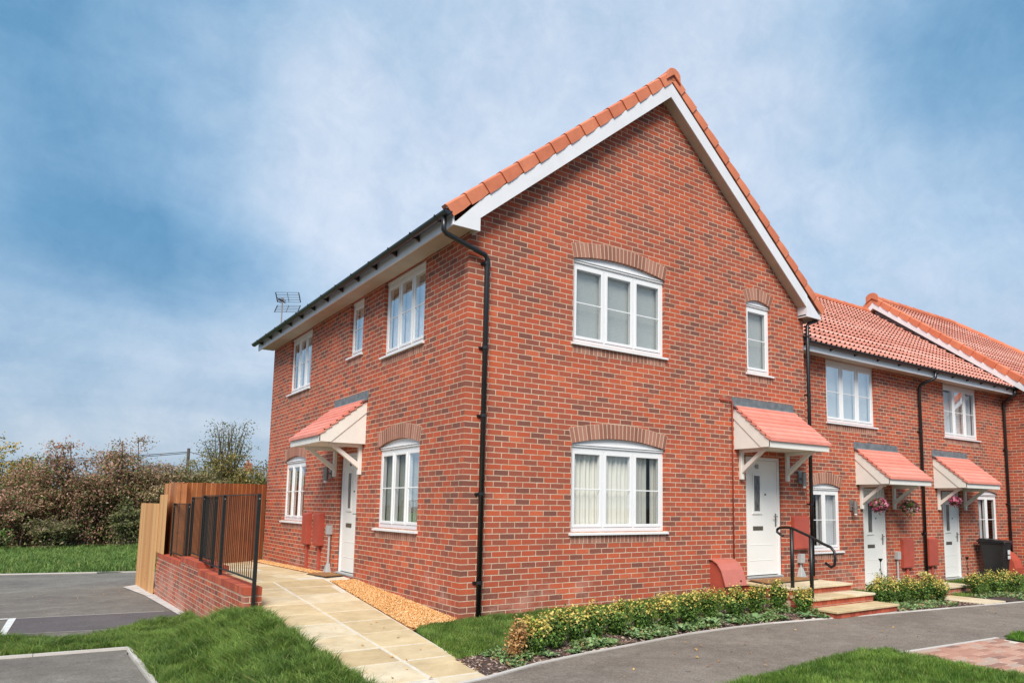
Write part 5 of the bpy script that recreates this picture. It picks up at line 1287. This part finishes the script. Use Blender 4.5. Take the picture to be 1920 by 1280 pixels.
# ------------------------------------------------------------------ light, sky, camera
w = bpy.data.worlds.new('World'); S.world = w; w.use_nodes = True
nt = w.node_tree; bg = nt.nodes['Background']; bg.inputs[1].default_value = .1
sky = N(nt, 'ShaderNodeTexSky', sky_type='NISHITA', sun_disc=False); sky.sun_elevation = R(48); sky.sun_rotation = R(200)
sky.air_density = 1.0; sky.dust_density = 1.2; sky.ozone_density = 2.5
tc = N(nt, 'ShaderNodeTexCoord'); sp = N(nt, 'ShaderNodeSeparateXYZ'); nt.links.new(tc.outputs['Generated'], sp.inputs[0])
LOBES = [((0.517, 0.71, 0.479), 22, 0.40), ((0.349, 0.843, 0.41), 14, 0.22), ((-0.042, 0.885, 0.464), 9, -0.3), ((0.027, 0.934, 0.357), 8, -0.22), ((0.14, 0.83, 0.54), 7, -0.28), ((0.099, 0.949, 0.3), 9, -0.22), ((0.145, 0.882, 0.448), 7, 0.16), ((0.069, 0.971, 0.23), 10, -0.22), ((0.847, 0.339, 0.41), 12, -0.42), ((0.766, 0.428, 0.479), 8, -0.18), ((0.824, 0.49, 0.285), 12, 0.3), ((0.206, 0.971, 0.119), 10, 0.42), ((0.0, 0.999, 0.033), 9, 0.25), ((0.028, 0.994, 0.105), 10, 0.05), ((0.636, 0.535, 0.556), 8, 0.12), ((0.904, 0.374, 0.208), 8, 0.35)]
# thin overcast: broad brighter and bluer areas of cloud (direction, half-width in degrees, amount), broken up by noise
pn = noise(nt, tc.outputs['Generated'], 2.6, 4, .55)
wv = N(nt, 'ShaderNodeVectorMath', operation='MULTIPLY_ADD'); nt.links.new(pn.outputs['Color'], wv.inputs[0]); wv.inputs[1].default_value = (.36, .36, .22); wv.inputs[2].default_value = (-.18, -.18, -.11)
wa = N(nt, 'ShaderNodeVectorMath', operation='ADD'); nt.links.new(tc.outputs['Generated'], wa.inputs[0]); nt.links.new(wv.outputs[0], wa.inputs[1])
wn_ = N(nt, 'ShaderNodeVectorMath', operation='NORMALIZE'); nt.links.new(wa.outputs[0], wn_.inputs[0])
dz = math_(nt, 'ADD', math_(nt, 'MAXIMUM', sp.outputs[2], 0.0), .2)
cb = N(nt, 'ShaderNodeCombineXYZ'); nt.links.new(math_(nt, 'DIVIDE', sp.outputs[0], dz), cb.inputs[0]); nt.links.new(math_(nt, 'DIVIDE', sp.outputs[1], dz), cb.inputs[1])
mp = N(nt, 'ShaderNodeMapping'); mp.inputs['Rotation'].default_value = (0, 0, R(-52)); mp.inputs['Scale'].default_value = (.55, 1.25, 1); nt.links.new(cb.outputs[0], mp.inputs[0])
n1 = noise(nt, mp.outputs[0], 1.3, 5, .5, .5)
n3 = noise(nt, tc.outputs['Generated'], 5, 6, .6, .3)
f = math_(nt, 'ADD', .45, math_(nt, 'ADD', math_(nt, 'MULTIPLY', math_(nt, 'SUBTRACT', n1.outputs[0], .5), 1.0), math_(nt, 'MULTIPLY', math_(nt, 'SUBTRACT', n3.outputs[0], .5), .75)))
for dr, r_, am in LOBES:
    dt = N(nt, 'ShaderNodeVectorMath', operation='DOT_PRODUCT'); nt.links.new(wn_.outputs[0], dt.inputs[0]); dt.inputs[1].default_value = dr
    e_ = math_(nt, 'MULTIPLY', math_(nt, 'SUBTRACT', dt.outputs['Value'], 1.0), 1/(1-math.cos(R(r_))))
    f = math_(nt, 'MULTIPLY_ADD', math_(nt, 'EXPONENT', e_), am, f)
SKYK = .60
cr = ramp(nt, [(0, tuple(SKYK*c for c in (1.25, 3.0, 4.95))), (.33, tuple(SKYK*c for c in (2.4, 4.15, 6.1))), (.62, tuple(SKYK*c for c in (3.9, 5.4, 7.1))), (1.0, tuple(SKYK*c for c in (5.8, 6.7, 8.0)))])
nt.links.new(f, cr.inputs[0])
n5 = noise(nt, tc.outputs['Generated'], 16, 7, .7, .3)
lowf = N(nt, 'ShaderNodeMapRange'); nt.links.new(sp.outputs[2], lowf.inputs[0]); lowf.inputs[1].default_value = .0; lowf.inputs[2].default_value = .30; lowf.inputs[3].default_value = .75; lowf.inputs[4].default_value = 0
gr_ = ramp(nt, [(.3, tuple(SKYK*c for c in (2.6, 3.5, 4.6))), (.7, tuple(SKYK*c for c in (4.3, 5.1, 5.9)))]); nt.links.new(math_(nt, 'ADD', math_(nt, 'MULTIPLY', n1.outputs[0], .6), math_(nt, 'MULTIPLY', n3.outputs[0], .4)), gr_.inputs[0])
cc_ = mixc(nt, cr.outputs[0], gr_.outputs[0], lowf.outputs[0])
mt_ = ramp(nt, [(.35, (.90, .93, .96)), (.65, (1.09, 1.06, 1.04))]); nt.links.new(n5.outputs[0], mt_.inputs[0]); cc_ = mixc(nt, cc_, mt_.outputs[0], 1.0, 'MULTIPLY')
mixs = mixc(nt, sky.outputs[0], cc_, .93)
nt.links.new(mixs, bg.inputs[0])

sun = bpy.data.lights.new('sun', 'SUN'); sun.energy = 2.6; sun.angle = R(30); sun.color = (1, .93, .84)
so_ = bpy.data.objects.new('sun', sun); COL.objects.link(so_)
d = Vector((.50, .62, -.80)).normalized(); so_.rotation_euler = d.to_track_quat('-Z', 'Y').to_euler()
sky.sun_elevation = math.asin(-d.z); sky.sun_rotation = math.atan2(-d.x, -d.y) % (2*math.pi)

cam = bpy.data.cameras.new('camera'); co = bpy.data.objects.new('camera', cam); COL.objects.link(co); S.camera = co
yaw, pitch, roll = R(36.43822711), R(6.47906105), R(0.64893545)
fwd = Vector((math.sin(yaw)*math.cos(pitch), math.cos(yaw)*math.cos(pitch), math.sin(pitch))); rt = Vector((math.cos(yaw), -math.sin(yaw), 0)); up = rt.cross(fwd)
rt2 = rt*math.cos(roll)+up*math.sin(roll); up2 = -rt*math.sin(roll)+up*math.cos(roll)
m = Matrix((rt2, up2, -fwd)).transposed().to_4x4(); m.translation = Vector((-4.37966745, -8.35757616, 1.41436889)); co.matrix_world = m
cam.sensor_width = 36; cam.lens = 36*1381.3707/1920; cam.shift_x = -122.63/1920; cam.shift_y = 151.767/1920; cam.clip_end = 3000
S.render.engine = 'CYCLES'; S.view_settings.view_transform = 'Standard'; S.view_settings.look = 'None'; S.view_settings.exposure = .93; S.view_settings.gamma = 1
S.cycles.max_bounces = 6; S.cycles.transparent_max_bounces = 12
